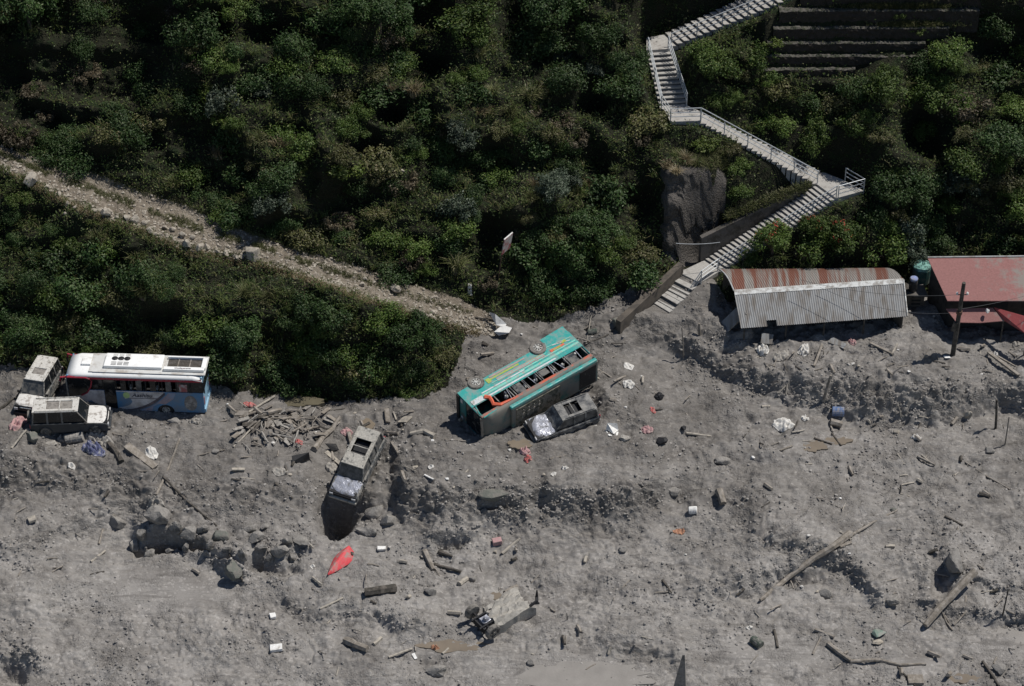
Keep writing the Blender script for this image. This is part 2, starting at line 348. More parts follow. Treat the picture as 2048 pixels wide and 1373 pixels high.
# ragged zone edges
zq = ZN[:-1,:-1].reshape(-1)
def fast_mesh(name, v, q, m, parent=None, smooth=True):
    me = bpy.data.meshes.new(name); n = q.shape[1]
    me.vertices.add(len(v)); me.vertices.foreach_set('co', np.ascontiguousarray(v, dtype=np.float32).ravel())
    me.loops.add(q.size); me.loops.foreach_set('vertex_index', np.ascontiguousarray(q, dtype=np.int32).ravel())
    me.polygons.add(len(q)); me.polygons.foreach_set('loop_start', np.arange(0, q.size, n, dtype=np.int32))
    me.update(calc_edges=True); me.validate()
    me.polygons.foreach_set('use_smooth', np.full(len(me.polygons), smooth))
    for mm in (m if isinstance(m, (list, tuple)) else [m]): me.materials.append(mm)
    o = bpy.data.objects.new(name, me); COL.objects.link(o)
    if parent is not None: o.parent = parent
    return o
def sub_mesh(name, sel, m):
    q = quads[sel]; u, inv = np.unique(q, return_inverse=True)
    return fast_mesh(name, verts[u], inv.reshape(q.shape), m)

def ground_mat(name, c_lo, c_hi, c_dark, pebble=.5, bumpd=.06, wet=True, grass=None, damp=False):
    m = bpy.data.materials.new(name); m.use_nodes = True; n = m.node_tree.nodes; l = m.node_tree.links; b = n['Principled BSDF']
    ge = n.new('ShaderNodeNewGeometry'); pos = ge.outputs['Position']
    def noise(sc, det=6, ro=.6):
        z = n.new('ShaderNodeTexNoise'); z.inputs['Scale'].default_value = sc; z.inputs['Detail'].default_value = det; z.inputs['Roughness'].default_value = ro; l.new(pos, z.inputs['Vector']); return z.outputs['Fac']
    def mr(a, lo, hi, t0=0, t1=1):
        z = n.new('ShaderNodeMapRange'); z.inputs[1].default_value = lo; z.inputs[2].default_value = hi; z.inputs[3].default_value = t0; z.inputs[4].default_value = t1; l.new(a, z.inputs[0]); return z.outputs[0]
    def mix(f, a, bb):
        z = n.new('ShaderNodeMix'); z.data_type = 'RGBA'; l.new(f, z.inputs[0])
        for i, c in ((6, a), (7, bb)):
            if isinstance(c, tuple): z.inputs[i].default_value = list(c)+[1]
            else: l.new(c, z.inputs[i])
        return z.outputs[2]
    c = mix(mr(noise(.35), .35, .65), c_lo, c_hi)
    c = mix(mr(noise(2.4, 8, .7), .52, .68, 0, .36 if damp else .55), c, c_dark)
    vo = n.new('ShaderNodeTexVoronoi'); vo.inputs['Scale'].default_value = 7; l.new(pos, vo.inputs['Vector'])
    rn = n.new('ShaderNodeSeparateColor'); l.new(vo.outputs['Color'], rn.inputs[0])
    pb = mr(rn.outputs[0], .8, .95, 0, pebble)
    c = mix(pb, c, tuple(min(1, x*1.5) for x in c_hi))
    c = mix(mr(noise(16, 4, .7), .5, .7, 0, .35), c, tuple(x*.55 for x in c_dark))
    if grass:
        c = mix(mr(noise(1.1, 8, .75), .5, .6), c, grass)
    if damp:
        mp = n.new('ShaderNodeMapping'); mp.inputs['Scale'].default_value = (.35,1.6,1.6); mp.inputs['Rotation'].default_value = (0,0,.35); l.new(pos, mp.inputs[0])
        z = n.new('ShaderNodeTexNoise'); z.inputs['Scale'].default_value = 1.3; z.inputs['Detail'].default_value = 9; z.inputs['Roughness'].default_value = .7; z.inputs['Distortion'].default_value = 1.2; l.new(mp.outputs[0], z.inputs['Vector'])
        c = mix(mr(z.outputs['Fac'], .5, .64, 0, .6), c, tuple(x*.8 for x in c_dark)); c = mix(mr(z.outputs['Fac'], .44, .34, 0, .5), c, tuple(x*1.12 for x in c_hi))
    if damp:      # wetter, darker silt where the flow came down last
        at_ = n.new('ShaderNodeAttribute'); at_.attribute_name = 'damp'; hs_n = n.new('ShaderNodeMix'); hs_n.data_type = 'RGBA'; hs_n.blend_type = 'MULTIPLY'
        hs_n.inputs[7].default_value = (.62,.61,.6,1); l.new(at_.outputs['Fac'], hs_n.inputs[0]); l.new(c, hs_n.inputs[6]); c = hs_n.outputs[2]
    l.new(c, b.inputs['Base Color']); b.inputs['Specular IOR Level'].default_value = .25
    l.new(mr(noise(.8, 4), .4, .62, .95, .62 if wet else .95), b.inputs['Roughness'])
    ad = n.new('ShaderNodeMath'); ad.operation = 'ADD'; l.new(noise(9, 8, .75), ad.inputs[0])
    v2 = mr(vo.outputs['Distance'], 0, .6, .45, 0); l.new(v2, ad.inputs[1])
    gm = n.new('ShaderNodeMath'); gm.operation = 'MULTIPLY'; l.new(ad.outputs[0], gm.inputs[0]); l.new(mr(noise(.55, 3, .6), .42, .58, .12 if damp else .8, 1), gm.inputs[1]); ad = gm
    bp = n.new('ShaderNodeBump'); bp.inputs['Strength'].default_value = 1; bp.inputs['Distance'].default_value = bumpd; l.new(ad.outputs[0], bp.inputs['Height']); l.new(bp.outputs[0], b.inputs['Normal'])
    return m
M['mud'] = ground_mat('mud', (.228,.213,.197), (.286,.27,.252), (.145,.134,.123), bumpd=.09, damp=True)
M['soil'] = ground_mat('soil', (.017,.019,.01), (.036,.036,.02), (.009,.009,.006), pebble=.15, bumpd=.25, wet=False, grass=(.02,.032,.012))
M['roadm'] = ground_mat('road_gravel', (.17,.142,.11), (.255,.22,.175), (.09,.076,.054), bumpd=.14, wet=False)
M['cliffm'] = ground_mat('cut_earth', (.09,.08,.07), (.17,.155,.14), (.045,.04,.036), pebble=.2, bumpd=.3, wet=False)
mg = tag(sub_mesh('mud_ground', zq == 0, M['mud']), kind='structure')
dampf = np.clip(.8*(1-sstep(960, 1120, GYY+90*perlin(GXX/160, GYY/90, 201)))*(1-.55*sstep(1250, 1700, GXX))+.75*np.clip(fbm(GXX/120, GYY/60, 3, 202)*1.6-.05, 0, .6)-.5*np.exp(-(((GXX-1250)/180)**2+((GYY-940)/26)**2)), 0, 1)
dampf = np.clip(dampf+.8*np.clip(perlin(GXX/30, GYY/14, 203), 0, .3)*dampf, 0, 1).reshape(-1)
u_ = np.unique(quads[zq == 0]); fa = mg.data.attributes.new('damp', 'FLOAT', 'POINT'); fa.data.foreach_set('value', dampf[u_].astype(np.float32))
tag(sub_mesh('hillside', zq == 1, M['soil']), kind='structure')
tag(sub_mesh('dirt_road', zq == 2, M['roadm']), kind='structure')
tag(sub_mesh('cliff', zq == 3, M['cliffm']), kind='structure')
BV = BVHTree.FromPolygons([tuple(v) for v in verts.tolist()], [tuple(q) for q in quads.tolist()])
def hit(px, py):
    h = BV.ray_cast(CAMP, ray(px, py).normalized(), 1000)
    return (h[0], h[1]) if h[0] else (macro(px, py), Vector((0,0,1)))
def gz(x, y):
    h = BV.ray_cast(Vector((x, y, 200)), Vector((0,0,-1)), 400); return h[0].z if h[0] else 0
# ---------------------------------------------------------------- more materials
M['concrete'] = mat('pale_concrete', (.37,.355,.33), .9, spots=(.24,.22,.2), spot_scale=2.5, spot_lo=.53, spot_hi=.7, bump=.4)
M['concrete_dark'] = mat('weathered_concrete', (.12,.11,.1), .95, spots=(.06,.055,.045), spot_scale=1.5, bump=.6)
M['rail'] = mat('rail_metal', (.5,.52,.53), .5, .2)
M['stone'] = mat('shaded_terrace_stone', (.042,.035,.03), .95, spots=(.03,.026,.02), spot_scale=3, bump=1, bump_scale=9, var=.35, var_scale=6)  # stone colour darkened to put shade into the wall faces
M['stone_top'] = mat('terrace_stone_cap', (.1,.092,.08), .95, spots=(.03,.036,.02), spot_scale=3, bump=1, bump_scale=12, var=.3)  # paler than the faces, painting in their sunlit crests
M['tin'] = mat('grey_corrugated_tin', (.26,.263,.262), .6, .1, spots=(.18,.163,.145), spot_scale=1.6, spot_lo=.45, spot_hi=.62, stretch=(1.6,.35,.35), var=.1)
M['tin_rust'] = mat('rusty_tin', (.27,.25,.225), .7, .05, spots=(.19,.085,.06), spot_scale=1, spot_lo=.45, spot_hi=.57, stretch=(1.9,.10,.10), var=.15, var_scale=3)
M['tin_edge'] = mat('ridge_cap', (.52,.53,.52), .5, .1, spots=(.35,.33,.3), spot_scale=3)
M['dark_in'] = mat('painted_dark_inside', (.03,.03,.03), .95)  # near-black colour stands in for shade inside openings and under the roof
M['wood'] = mat('grey_wood', (.2,.175,.145), .9, spots=(.3,.27,.235), spot_scale=3, bump=.4, var=.25, stretch=(1,1,1))
M['wood_dark'] = mat('dark_wood', (.055,.05,.042), .9, spots=(.12,.105,.09), spot_scale=3, bump=.4)
M['wood_pale'] = mat('pale_wood', (.4,.36,.3), .9, spots=(.25,.23,.2), spot_scale=4)
M['redroof'] = mat('red_roof_paint', (.29,.065,.065), .6, spots=(.27,.18,.165), spot_scale=1.6, spot_lo=.56, spot_hi=.66, var=.12)
M['redroof2'] = mat('mud_covered_roof', (.27,.13,.12), .8, spots=(.235,.205,.185), spot_scale=1.1, spot_lo=.46, spot_hi=.6, var=.15, bump=.5, grad=(-2.6,4.6))
M['wallbrown'] = mat('earth_wall', (.13,.11,.09), .95, spots=(.08,.07,.06), spot_scale=2)
M['wallhouse'] = mat('shade_painted_wall', (.06,.052,.045), .95, spots=(.03,.027,.024), spot_scale=2)  # earth wall colour darkened to paint in the porch and eave shade
M['blue_lid'] = mat('blue_plastic', (.22,.28,.5), .5, spots=MUD, spot_scale=6)
M['black_plastic'] = mat('black_plastic', (.03,.03,.032), .6, spots=(.15,.135,.12), spot_scale=3, spot_lo=.5, spot_hi=.65)
M['green_tank'] = mat('green_tank', (.02,.07,.065), .6, spots=(.1,.12,.1), spot_scale=3)
M['green_lid'] = mat('torn_green_sheet', (.18,.36,.31), .6, spots=(.05,.1,.09), spot_scale=6, spot_lo=.5, spot_hi=.58)
M['white'] = mat('dirty_white', (.72,.71,.68), .7, spots=(.4,.37,.33), spot_scale=3, spot_lo=.55, spot_hi=.7)
M['wire'] = mat('wire', (.1,.1,.1), .6)
M['sign_red'] = mat('faded_red_board', (.3,.1,.1), .8, spots=(.42,.4,.38), spot_scale=2.2, spot_lo=.42, spot_hi=.55)
M['rust'] = mat('rusty_metal', (.12,.07,.05), .8)

# ---------------------------------------------------------------- staircase
st = empty('staircase', FLW[3][2])
tag(st, 'long pale concrete staircase zigzagging up the green hillside above the tin shed', 'staircase')
def loc(p, o): return Vector(p)-o.location
NS = [19, 12, 23, 28, 8]
def flight(q, n, deep, noise=0):
    b = MB()
    A_, B_, C_, D_ = [loc(p, st) for p in q]
    rise = (A_.z-C_.z)/n
    for i in range(n):
        s0, s1 = i/n, (i+1)/n
        pts = [A_.lerp(C_, s0), B_.lerp(D_, s0), B_.lerp(D_, s1), A_.lerp(C_, s1)]
        z = A_.z-(i+1)*rise + random.uniform(-noise, noise)
        dd = (pts[2]+pts[3]-pts[0]-pts[1]).xy.to_3d().normalized()
        b.slab([Vector((p.x, p.y, z)) for p in (pts[0], pts[1], pts[2]+dd*.05, pts[3]+dd*.05)], .07)
        b.slab([Vector((p.x, p.y, z-.071)) for p in (pts[0], pts[1], pts[2]-dd*.1, pts[3]-dd*.1)], rise+deep)
    return b
fm = [.5, .5, 1.6, .9, .3]
for i, q in enumerate(FLW):
    o = flight(q, NS[i], fm[i], .09 if i == 4 else .006).build('flight', M['concrete'], st)
flb = flight(FLW[4], NS[4], .3)
for (pp, z), lw in zip(LANDS, LANDW):
    b = MB(); b.slab([loc(p, st)+Vector((0,0,.003)) for p in lw], .35 if z != zt[2] else 1.2); b.build('landing', M['concrete'], st, bevel=.02)
def pxp(px, py, z): return at_z(px, py, z)
def railing(parent, base, hs=(1.0, .68, .36), spacing=1.9, r=.034, closed_ends=True, name='railing'):
    """base: world points along the foot of the rail"""
    b = MB(); base = [loc(p, parent) for p in base]
    for h in hs: b.tube([p+Vector((0,0,h)) for p in base], r, 5)
    for i in range(len(base)-1):
        a, c = base[i], base[i+1]; n = max(1, round((c-a).length/spacing))
        for k in range(n+(1 if i == len(base)-2 else 0)):
            p = a.lerp(c, k/n); b.tube([p-Vector((0,0,.15)), p+Vector((0,0,max(hs)+.02))], r*1.15, 5)
    return b.build(name, M['rail'], parent)
f1, f2a, f2, f3, f4 = FLW
ins = .08
def edge(q, side, s0=0, s1=1, off=.1):
    a, c = (q[0], q[2]) if side == 0 else (q[1], q[3]); o_ = (q[1]-q[0]).normalized()*(off if side == 0 else -off)
    return a.lerp(c, s0)+o_, a.lerp(c, s1)+o_
e = edge(f1, 1); railing(st, [e[0], e[1]])
e = edge(f2a, 1); railing(st, [e[0], e[1]])
e = edge(f2a, 0); z2 = zt[2]
railing(st, [e[0], e[1], pxp(1341,245,z2)+Vector((0,.1,0)), pxp(1401,243,z2)+Vector((0,.1,0))])
e = edge(f2, 1); railing(st, [e[0], e[1]])
z3 = zt[3]
railing(st, [pxp(1690,361,z3), pxp(1727,383,z3), pxp(1676,397,z3)])
e = edge(f3, 1); railing(st, [e[0], e[1], pxp(1402,566,zt[4]), pxp(1352,640,zt[4]-2.6)], hs=(1.0, .7, .4))
# side walls of the staircase
def wall_along(name, pts, thick, h0, h1, m, parent, out=Vector((0,1,0)), down=1.0):
    """wall following world points; h0..h1 height above points, thickness along out"""
    b = MB(); n = len(pts)
    for i in range(n-1):
        a, c = pts[i], pts[i+1]; ha = h0+(h1-h0)*i/(n-1); hc = h0+(h1-h0)*(i+1)/(n-1)
        if parent: a = loc(a, parent); c = loc(c, parent)
        o_ = out*thick
        vs = [a-Vector((0,0,down)), c-Vector((0,0,down)), c+o_-Vector((0,0,down)), a+o_-Vector((0,0,down)),
              a+Vector((0,0,ha)), c+Vector((0,0,hc)), c+o_+Vector((0,0,hc)), a+o_+Vector((0,0,ha))]
        b.add(vs, [(3,2,1,0),(4,5,6,7),(0,1,5,4),(1,2,6,5),(2,3,7,6),(3,0,4,7)])
    return b.build(name, m, parent)
up3 = [f3[0].lerp(f3[2], s)+Vector((-.1,.02,0)) for s in np.linspace(.06, 1.0, 14)]
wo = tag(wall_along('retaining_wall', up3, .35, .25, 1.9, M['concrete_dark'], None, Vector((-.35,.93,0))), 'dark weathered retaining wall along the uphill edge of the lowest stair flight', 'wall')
b = MB()
p0 = pxp(1362,536,zt[4]+.35); _e = hit(1236,656)[0]; p1 = pxp(1236,652,_e.z+.45)
d = (p1-p0).normalized(); sd_ = Vector((d.y,-d.x,0)).normalized()
b.tube([p0, p1], .01, 4)
b = MB()
for i in range(6):
    pass
h_ = .6; wv = sd_*.22
vs = []
for p in (p0, p1):
    for sgn, zz in ((-1,-h_),(1,-h_),(1,h_*.7),(-1,h_*.7)): vs.append(p+wv*sgn+Vector((0,0,zz)))
b.add(vs, [(3,2,1,0),(4,5,6,7),(0,1,5,4),(1,2,6,5),(2,3,7,6),(3,0,4,7)])
tag(b.build('channel_wall', M['wallbrown'], None, bevel=.03, rough=.01), 'narrow concrete kerb wall running down from the stair foot to the mud', 'wall')

# ---------------------------------------------------------------- stone terrace walls (top right)
def stone_wall(y_top, y_bot, x0, x1, label):
    xs = np.arange(x0, x1+1, 4); NVV = 9; b = MB(); rows = []
    for k, px in enumerate(xs):
        wob = 2.2*float(perlin(np.array(px/55.), np.array(y_top/10.), 5)); fade = min(1, (x1-px)/40+.3)
        t = macro(px, y_top+wob); bt = macro(px, y_bot+wob)
        f = Vector((t.x, min(bt.y+.15, t.y-.1), t.z+.1)); colm = []
        colm.append(Vector((t.x, t.y+.42, t.z+.12+random.uniform(-.04,.04))))
        colm.append(Vector((t.x, f.y+.12, t.z+.14+random.uniform(-.04,.04))))
        for v in range(NVV):
            u = v/(NVV-1); z = t.z+.08+(bt.z-.5-t.z)*u
            dsp = .10*float(perlin(np.array(px/9.), np.array(z*4.5), 3))+.07*float(perlin(np.array(px/4.), np.array(z*9), 8))
            colm.append(Vector((t.x+random.uniform(-.02,.02), f.y+dsp-u*.02, z+random.uniform(-.02,.02))))
        rows.append(colm)
    nn = len(rows[0]); vs = [p for r_ in rows for p in r_]; fs = []; mi = []
    for i in range(len(rows)-1):
        for v in range(nn-1):
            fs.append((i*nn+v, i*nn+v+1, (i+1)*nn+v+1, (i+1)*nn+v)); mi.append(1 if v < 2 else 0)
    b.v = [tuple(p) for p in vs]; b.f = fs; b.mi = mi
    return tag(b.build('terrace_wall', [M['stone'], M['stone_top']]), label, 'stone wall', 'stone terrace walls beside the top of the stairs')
TW = [(-8,20,1600,2060,'topmost dry stone terrace wall at the upper edge, dark and half in shade'), (20,56,1558,1960,'stone terrace wall just under the topmost one, grass hanging over its right half'),
      (56,87,1546,1900,'terrace wall with the palest stone cap, second below the top'), (87,113,1534,1850,'narrow stone terrace wall between the pale capped one and the two lowest'),
      (113,139,1530,1840,'next to lowest stone terrace wall with bushes over its right end'), (139,160,1526,1710,'lowest and shortest stone terrace wall above the bushes')]
for a_ in TW: stone_wall(*a_)

# ---------------------------------------------------------------- corrugated tin shed
zs = macro(1650,692).z-.35
def corr(b, c0, c1, rows, pitch=.15, amp=.022, mi=0, thick=.02, skip=None):
    """corrugated sheet between polylines: rows = list of (left point, right point)"""
    nl = max(2, int((rows[0][1]-rows[0][0]).length/pitch*4)); vs = []; fs = []
    for (a, c) in rows:
        for k in range(nl+1):
            p = a.lerp(c, k/nl); vs.append(p+Vector((0,0,amp*math.cos(2*math.pi*k/4))))
    for r_ in range(len(rows)-1):
        for k in range(nl):
            if skip and skip(r_, k/nl): continue
            fs.append((r_*(nl+1)+k, r_*(nl+1)+k+1, (r_+1)*(nl+1)+k+1, (r_+1)*(nl+1)+k))
    base = len(vs); vs2 = [v-Vector((0,0,thick)) for v in vs]
    b.add(vs+vs2, fs+[tuple(i+base for i in f[::-1]) for f in fs], mi)
ze, zr, zf = zs+1.7, zs+2.95, zs+2.6
eL, eR = pxp(1482,657,ze), pxp(1815,633,ze); rL, rR = pxp(1468,583,zr), pxp(1807,560,zr)
fL, fR = pxp(1437,541,zf), pxp(1768,539,zf)
shed = empty('tin_shed', (eL+eR+fL+fR)/4-Vector((0,0,ze-zs)))
tag(shed, 'long half buried shed with grey corrugated near slope and rust streaked rear slope', 'shed')
S = lambda p: loc(p, shed)
b = MB(); rows = [(S(rL).lerp(S(eL), t), S(rR).lerp(S(eR), t)) for t in (0, .25, .5, .75, .84, 1)]
corr(b, None, None, rows, skip=lambda r_, u: r_ == 4 and .157 < u < .215)
o = b.build('near_roof', M['tin'], shed); o['label'] = 'grey corrugated front slope with a small notch in its eave'
b = MB(); rows = []
for t in np.linspace(0, 1, 7):
    bul = Vector((0,0,.42*math.sin(math.pi*t*.9)*(1-.2*t)))
    rows.append((S(rL).lerp(S(fL), t)+bul, S(rR).lerp(S(fR), t)+bul))
corr(b, None, None, rows)
b.build('rear_roof', M['tin_rust'], shed)['label'] = 'curved rear slope streaked with red rust'
b = MB(); up = Vector((0,0,.035)); a_, c_ = S(rL), S(rR); nf = (S(eL)-a_).normalized()*.3; nb = ((S(fL)-a_)+Vector((0,0,.9))).normalized()*.1
b.slab([a_+nb+up, a_+up*1.6, c_+up*1.6, c_+nb+up], .02); b.slab([a_+up*1.6, a_+nf+up, c_+nf+up, c_+up*1.6], .02)
b.build('ridge_cap', M['tin_edge'], shed)
b = MB(); tl = [r_[0]+Vector((0,0,.04)) for r_ in rows]; b.tube(tl, .05, 5); b.build('verge_trim', M['tin_edge'], shed)
b = MB(); tl = [S(rR)+Vector((0,0,.03)), S(eR)+Vector((0,0,.03))]; b.tube(tl, .05, 5); b.build('verge_trim', M['tin_edge'], shed)
eLd, eRd = S(eL), S(eR)
for i, t in enumerate((.02, .27, .5, .74, .97)):
    p = eLd.lerp(eRd, t)+Vector((.05, .25, 0)); b = MB(); b.tube([p+Vector((0,0,.08)), Vector((p.x, p.y, -.9))], .06, 6); b.build('post', M['wood_dark'], shed)
b = MB(); fl_, fr_ = S(fL), S(fR)
b.quad(fl_+Vector((.3,-.4,0)), fr_+Vector((-.2,-.4,0)), fr_+Vector((-.2,-.4,-3.2)), fl_+Vector((.3,-.4,-3.2)))
b.quad(fl_+Vector((.3,-.5,0)), fr_+Vector((-.2,-.5,0)), fr_+Vector((-.2,-.5,-3.2)), fl_+Vector((.3,-.5,-3.2)))
b.build('back_wall', M['wallbrown'], shed)
b = MB(); e1 = eRd+Vector((-.25,.3,-.1)); e2 = fr_+Vector((-.25,-.5,.1)); mid = S(rR)+Vector((-.25,0,-.08))
b.add([e1, mid, e2, Vector((e2.x,e2.y,-1)), Vector((e1.x,e1.y,-1)), e1+Vector((-.12,0,0)), mid+Vector((-.12,0,0)), e2+Vector((-.12,0,0)), Vector((e2.x-.12,e2.y,-1)), Vector((e1.x-.12,e1.y,-1))],
      [(0,1,2,3,4),(9,8,7,6,5),(0,5,6,1),(1,6,7,2),(2,7,8,3),(3,8,9,4),(4,9,5,0)]); b.build('end_wall', M['wallbrown'], shed)
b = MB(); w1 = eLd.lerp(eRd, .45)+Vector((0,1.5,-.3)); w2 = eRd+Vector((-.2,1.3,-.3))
b.add([w1, w2, w2-Vector((0,0,2.4)), w1-Vector((0,0,2.4)), w1+Vector((0,.12,0)), w2+Vector((0,.12,0)), w2+Vector((0,.12,-2.4)), w1+Vector((0,.12,-2.4))], [(0,1,2,3),(7,6,5,4),(0,4,5,1),(1,5,6,2),(2,6,7,3),(3,7,4,0)]); b.build('inner_wall', M['dark_in'], shed)  # near-black sheet paints the shade under the eave
b = MB(); b.box(eLd+Vector((-.35,1.35,-.2)), (.08,1.0,2.0), Matrix.Rotation(R(38),3,'Y')@Matrix.Rotation(R(20),3,'Z'))
tag(b.build('leaning_sheet', M['tin'], None), 'grey sheet leaning in the dark open end of the shed', 'metal sheet').location = shed.location

# ---------------------------------------------------------------- red roofed house
zh = macro(2000,704).z-.1
hs_ = empty('red_roof_house', pxp(1960,640,zh)); tag(hs_, 'half buried house with red metal roof partly covered in grey mud', 'house')
H_ = lambda px, py, z: loc(pxp(px, py, zh+z), hs_)
b = MB(); n1, n2, f1_, f2_ = H_(1895,602,3.2), H_(2200,602,3.2), H_(1855,516,4.0), H_(2200,512,4.0)
b.slab([n1, n2, f2_, f1_], .07); ro = b.build('roof', M['redroof2'], hs_)
ro['label'] = 'red roof sheet, its right two thirds coated with mud'
b = MB(); b.tube([f1_+Vector((0,0,.05)), f2_+Vector((0,0,.05))], .05, 5); b.build('ridge_trim', M['tin_edge'], hs_)
b = MB(); wn1 = n1+Vector((.5,.9,-.1)); wn2 = n2+Vector((0,.9,-.1)); wf1 = f1_+Vector((.25,-.4,-.1)); wf2 = f2_+Vector((0,-.4,-.1))
lo = lambda p: Vector((p.x, p.y, -1.2))
b.add([wn1,wn2,wf2,wf1,lo(wn1),lo(wn2),lo(wf2),lo(wf1)], [(0,1,5,4),(1,2,6,5),(2,3,7,6),(3,0,4,7),(0,3,2,1)]); b.build('wall', M['wallhouse'], hs_)
dp = MB(); c0 = wn1+Vector((1.2,-.03,-1.2)); dp.box(c0+Vector((0,0,-.35)), (.9,.04,1.9)); dp.build('door', M['dark_in'], hs_)
dp = MB(); dp.box(wn1+Vector((3.2,-.03,-1.1)), (1.1,.04,.9)); dp.build('window', M['dark_in'], hs_)
b = MB(); P1, P2, P3, P4, P5 = H_(1892,618,2.5), H_(1985,616,2.55), H_(2009,642,2.05), H_(1960,646,2.0), H_(1913,645,2.05)
b.slab([P5, P4, P3, P2, P1], .05); o = b.build('porch_roof', M['redroof2'], hs_); o['label'] = 'low porch roof thick with grey mud'
b = MB(); Q = [H_(2009,641,2.1), H_(2052,668,1.9), H_(2110,705,1.7), H_(2110,650,2.6), H_(2048,632,2.6), H_(1988,615,2.6)]
b.slab(Q, .05); b.build('porch_roof', M['redroof'], hs_)['label'] = 'tilted red porch sheet at the right edge'
for p in (H_(1920,645,2.0), H_(2007,642,2.0), H_(2055,668,1.8)):
    b = MB(); b.tube([p, Vector((p.x, p.y+.1, -.6))], .05, 6); b.build('porch_post', M['wood_dark'], hs_)
# pale ball and debris on the porch
b = MB(); b.tube([H_(1975,621,2.65), H_(1977,621,2.68)], .14, 8)
# tank platform
tp = empty('tank_platform', pxp(1832,600,zs)); tag(tp, 'small concrete platform with block wall between the shed and the red roofed house', 'platform')
T_ = lambda px, py, z: loc(pxp(px, py, zs+z), tp)
b = MB(); b.slab([T_(1806,592,1.7), T_(1856,592,1.7), T_(1845,566,1.7), T_(1800,566,1.7)], .12); b.build('slab', M['concrete_dark'], tp)
b = MB(); a_, c_ = T_(1808,588,1.58), T_(1850,588,1.58)
b.add([a_, c_, lo(c_), lo(a_), a_+Vector((0,1,0)), c_+Vector((0,1,0)), lo(c_)+Vector((0,1,0)), lo(a_)+Vector((0,1,0))], [(0,1,2,3),(7,6,5,4),(0,4,5,1),(1,5,6,2),(2,6,7,3),(3,7,4,0)]); b.build('block_wall', M['wallbrown'], tp)
for k in range(3):
    b = MB(); b.box(a_.lerp(c_, .62)+Vector((0,-.01,-.25-.3*k)), (.6,.04,.12)); b.build('vent_slot', M['dark_in'], tp)
def lathe(b, c, prof, n=16, mi=0, ax=None):
    vs = []; fs = []
    for r_, z in prof:
        for k in range(n):
            p = Vector((r_*math.cos(2*math.pi*k/n), r_*math.sin(2*math.pi*k/n), z)); vs.append((ax@p if ax else p)+Vector(c))
    for i in range(len(prof)-1):
        for k in range(n): fs.append((i*n+k, i*n+(k+1)%n, (i+1)*n+(k+1)%n, (i+1)*n+k))
    fs.append(tuple(range(n))[::-1]); fs.append(tuple(range((len(prof)-1)*n, len(prof)*n)))
    b.add(vs, fs, mi)
dr_ = empty('water_drum', pxp(1825,582,zs+1.7)); tag(dr_, 'black water drum with light blue lid standing on the concrete platform', 'drum')
b = MB(); lathe(b, (0,0,0), [(.22,0),(.29,.3),(.29,.7),(.25,.95)]); b.build('drum_body', M['black_plastic'], dr_)
b = MB(); lathe(b, (0,0,.95), [(.27,-.04),(.28,.08),(.24,.14)]); b.build('lid', M['blue_lid'], dr_)
tk = empty('water_tank', pxp(1841,562,zs+1.5)); tag(tk, 'dark green round water tank with torn pale green cover beside the red roof', 'water tank')
b = MB(); lathe(b, (0,0,0), [(.6,0),(.62,.5),(.62,1.1),(.5,1.25)]); b.build('tank_body', M['green_tank'], tk)
b = MB(); lathe(b, (0,0,1.25), [(.62,-.12),(.6,.05),(.45,.1),(.2,.2),(.05,.1)], 14); b.build('cover', M['green_lid'], tk, rough=.05)

# ---------------------------------------------------------------- utility pole, wires, sign
pb_, _ = hit(1905,712); pt = pxp(1928,566,pb_.z+6.0); dv_ = pt-pb_
up_ = empty('utility_pole', pb_); tag(up_, 'leaning dark utility pole standing in mud before the red roofed house', 'utility pole')
b = MB(); b.tube([Vector((0,0,-.6)), dv_*.5, dv_], [.17,.15,.12], 10); b.build('pole', M['wood_dark'], up_)
b = MB(); b.tube([dv_*.58, dv_*.62], .2, 8); b.build('clamp', M['rust'], up_)
b = MB(); b.tube([dv_*.84+Vector((-.35,0,0)), dv_*.84+Vector((.35,0,0))], .035, 5); b.build('crossbar', M['wood_dark'], up_)
for s_ in (-.33, .33):
    b = MB(); lathe(b, dv_*.84+Vector((s_,0,0)), [(.05,0),(.08,.04),(.06,.1),(.09,.14),(.04,.2)], 8); b.build('insulator', M['white'], up_)
b = MB(); b.box(dv_*.42+Vector((-.2,-.1,0)), (.25,.2,.7), Matrix.Rotation(R(9),3,'Y')); b.build('meter_box', M['wood_dark'], up_)
def cable(name, a, c, sag, label, r=.014, m='wire', n=14):
    b = MB(); b.tube([a.lerp(c, t)-Vector((0,0,4*sag*t*(1-t))) for t in np.linspace(0,1,n+1)], r, 4)
    return tag(b.build(name, M[m]), label, 'cable')
cable('cable', pb_+dv_*.84+Vector((-.33,-.02,0)), S(rL)*0+pxp(1600,560,zs+4.0), .5, 'upper thin cable strung from the pole across the shed roof')
cable('cable', pb_+dv_*.6, pxp(1640,575,zs+3.2), .8, 'lower thin cable sagging from the pole over the near shed slope')
cable('cable', pb_+dv_*.62+Vector((0,.2,0)), H_(2150,560,5.0)+hs_.location, .3, 'thin cable running from the pole towards the right over the red roof')
cable('cable', pxp(1352,487,zt[4]+2.5), pxp(1440,485,zt[4]+2.2), .1, 'short pale cable stretched across the foot of the bare cut cliff', .018, 'rail')
sb, _ = hit(994,560); sg = empty('signboard', sb); tag(sg, 'faded red and white signboard on a leaning thin pole above the road end', 'sign')
bl = loc(pxp(1002,510,sb.z+2.05), sg); ub = loc(pxp(1008,480,sb.z+3.25), sg); rt = loc(pxp(1024,466,sb.z+3.3), sg)
b = MB(); vx = Vector((.55,.78,.02)); vz = ub-bl; th = vx.cross(vz).normalized()*.06
vs = [bl, bl+vx, bl+vx+vz, bl+vz]; vs += [p+th for p in vs]
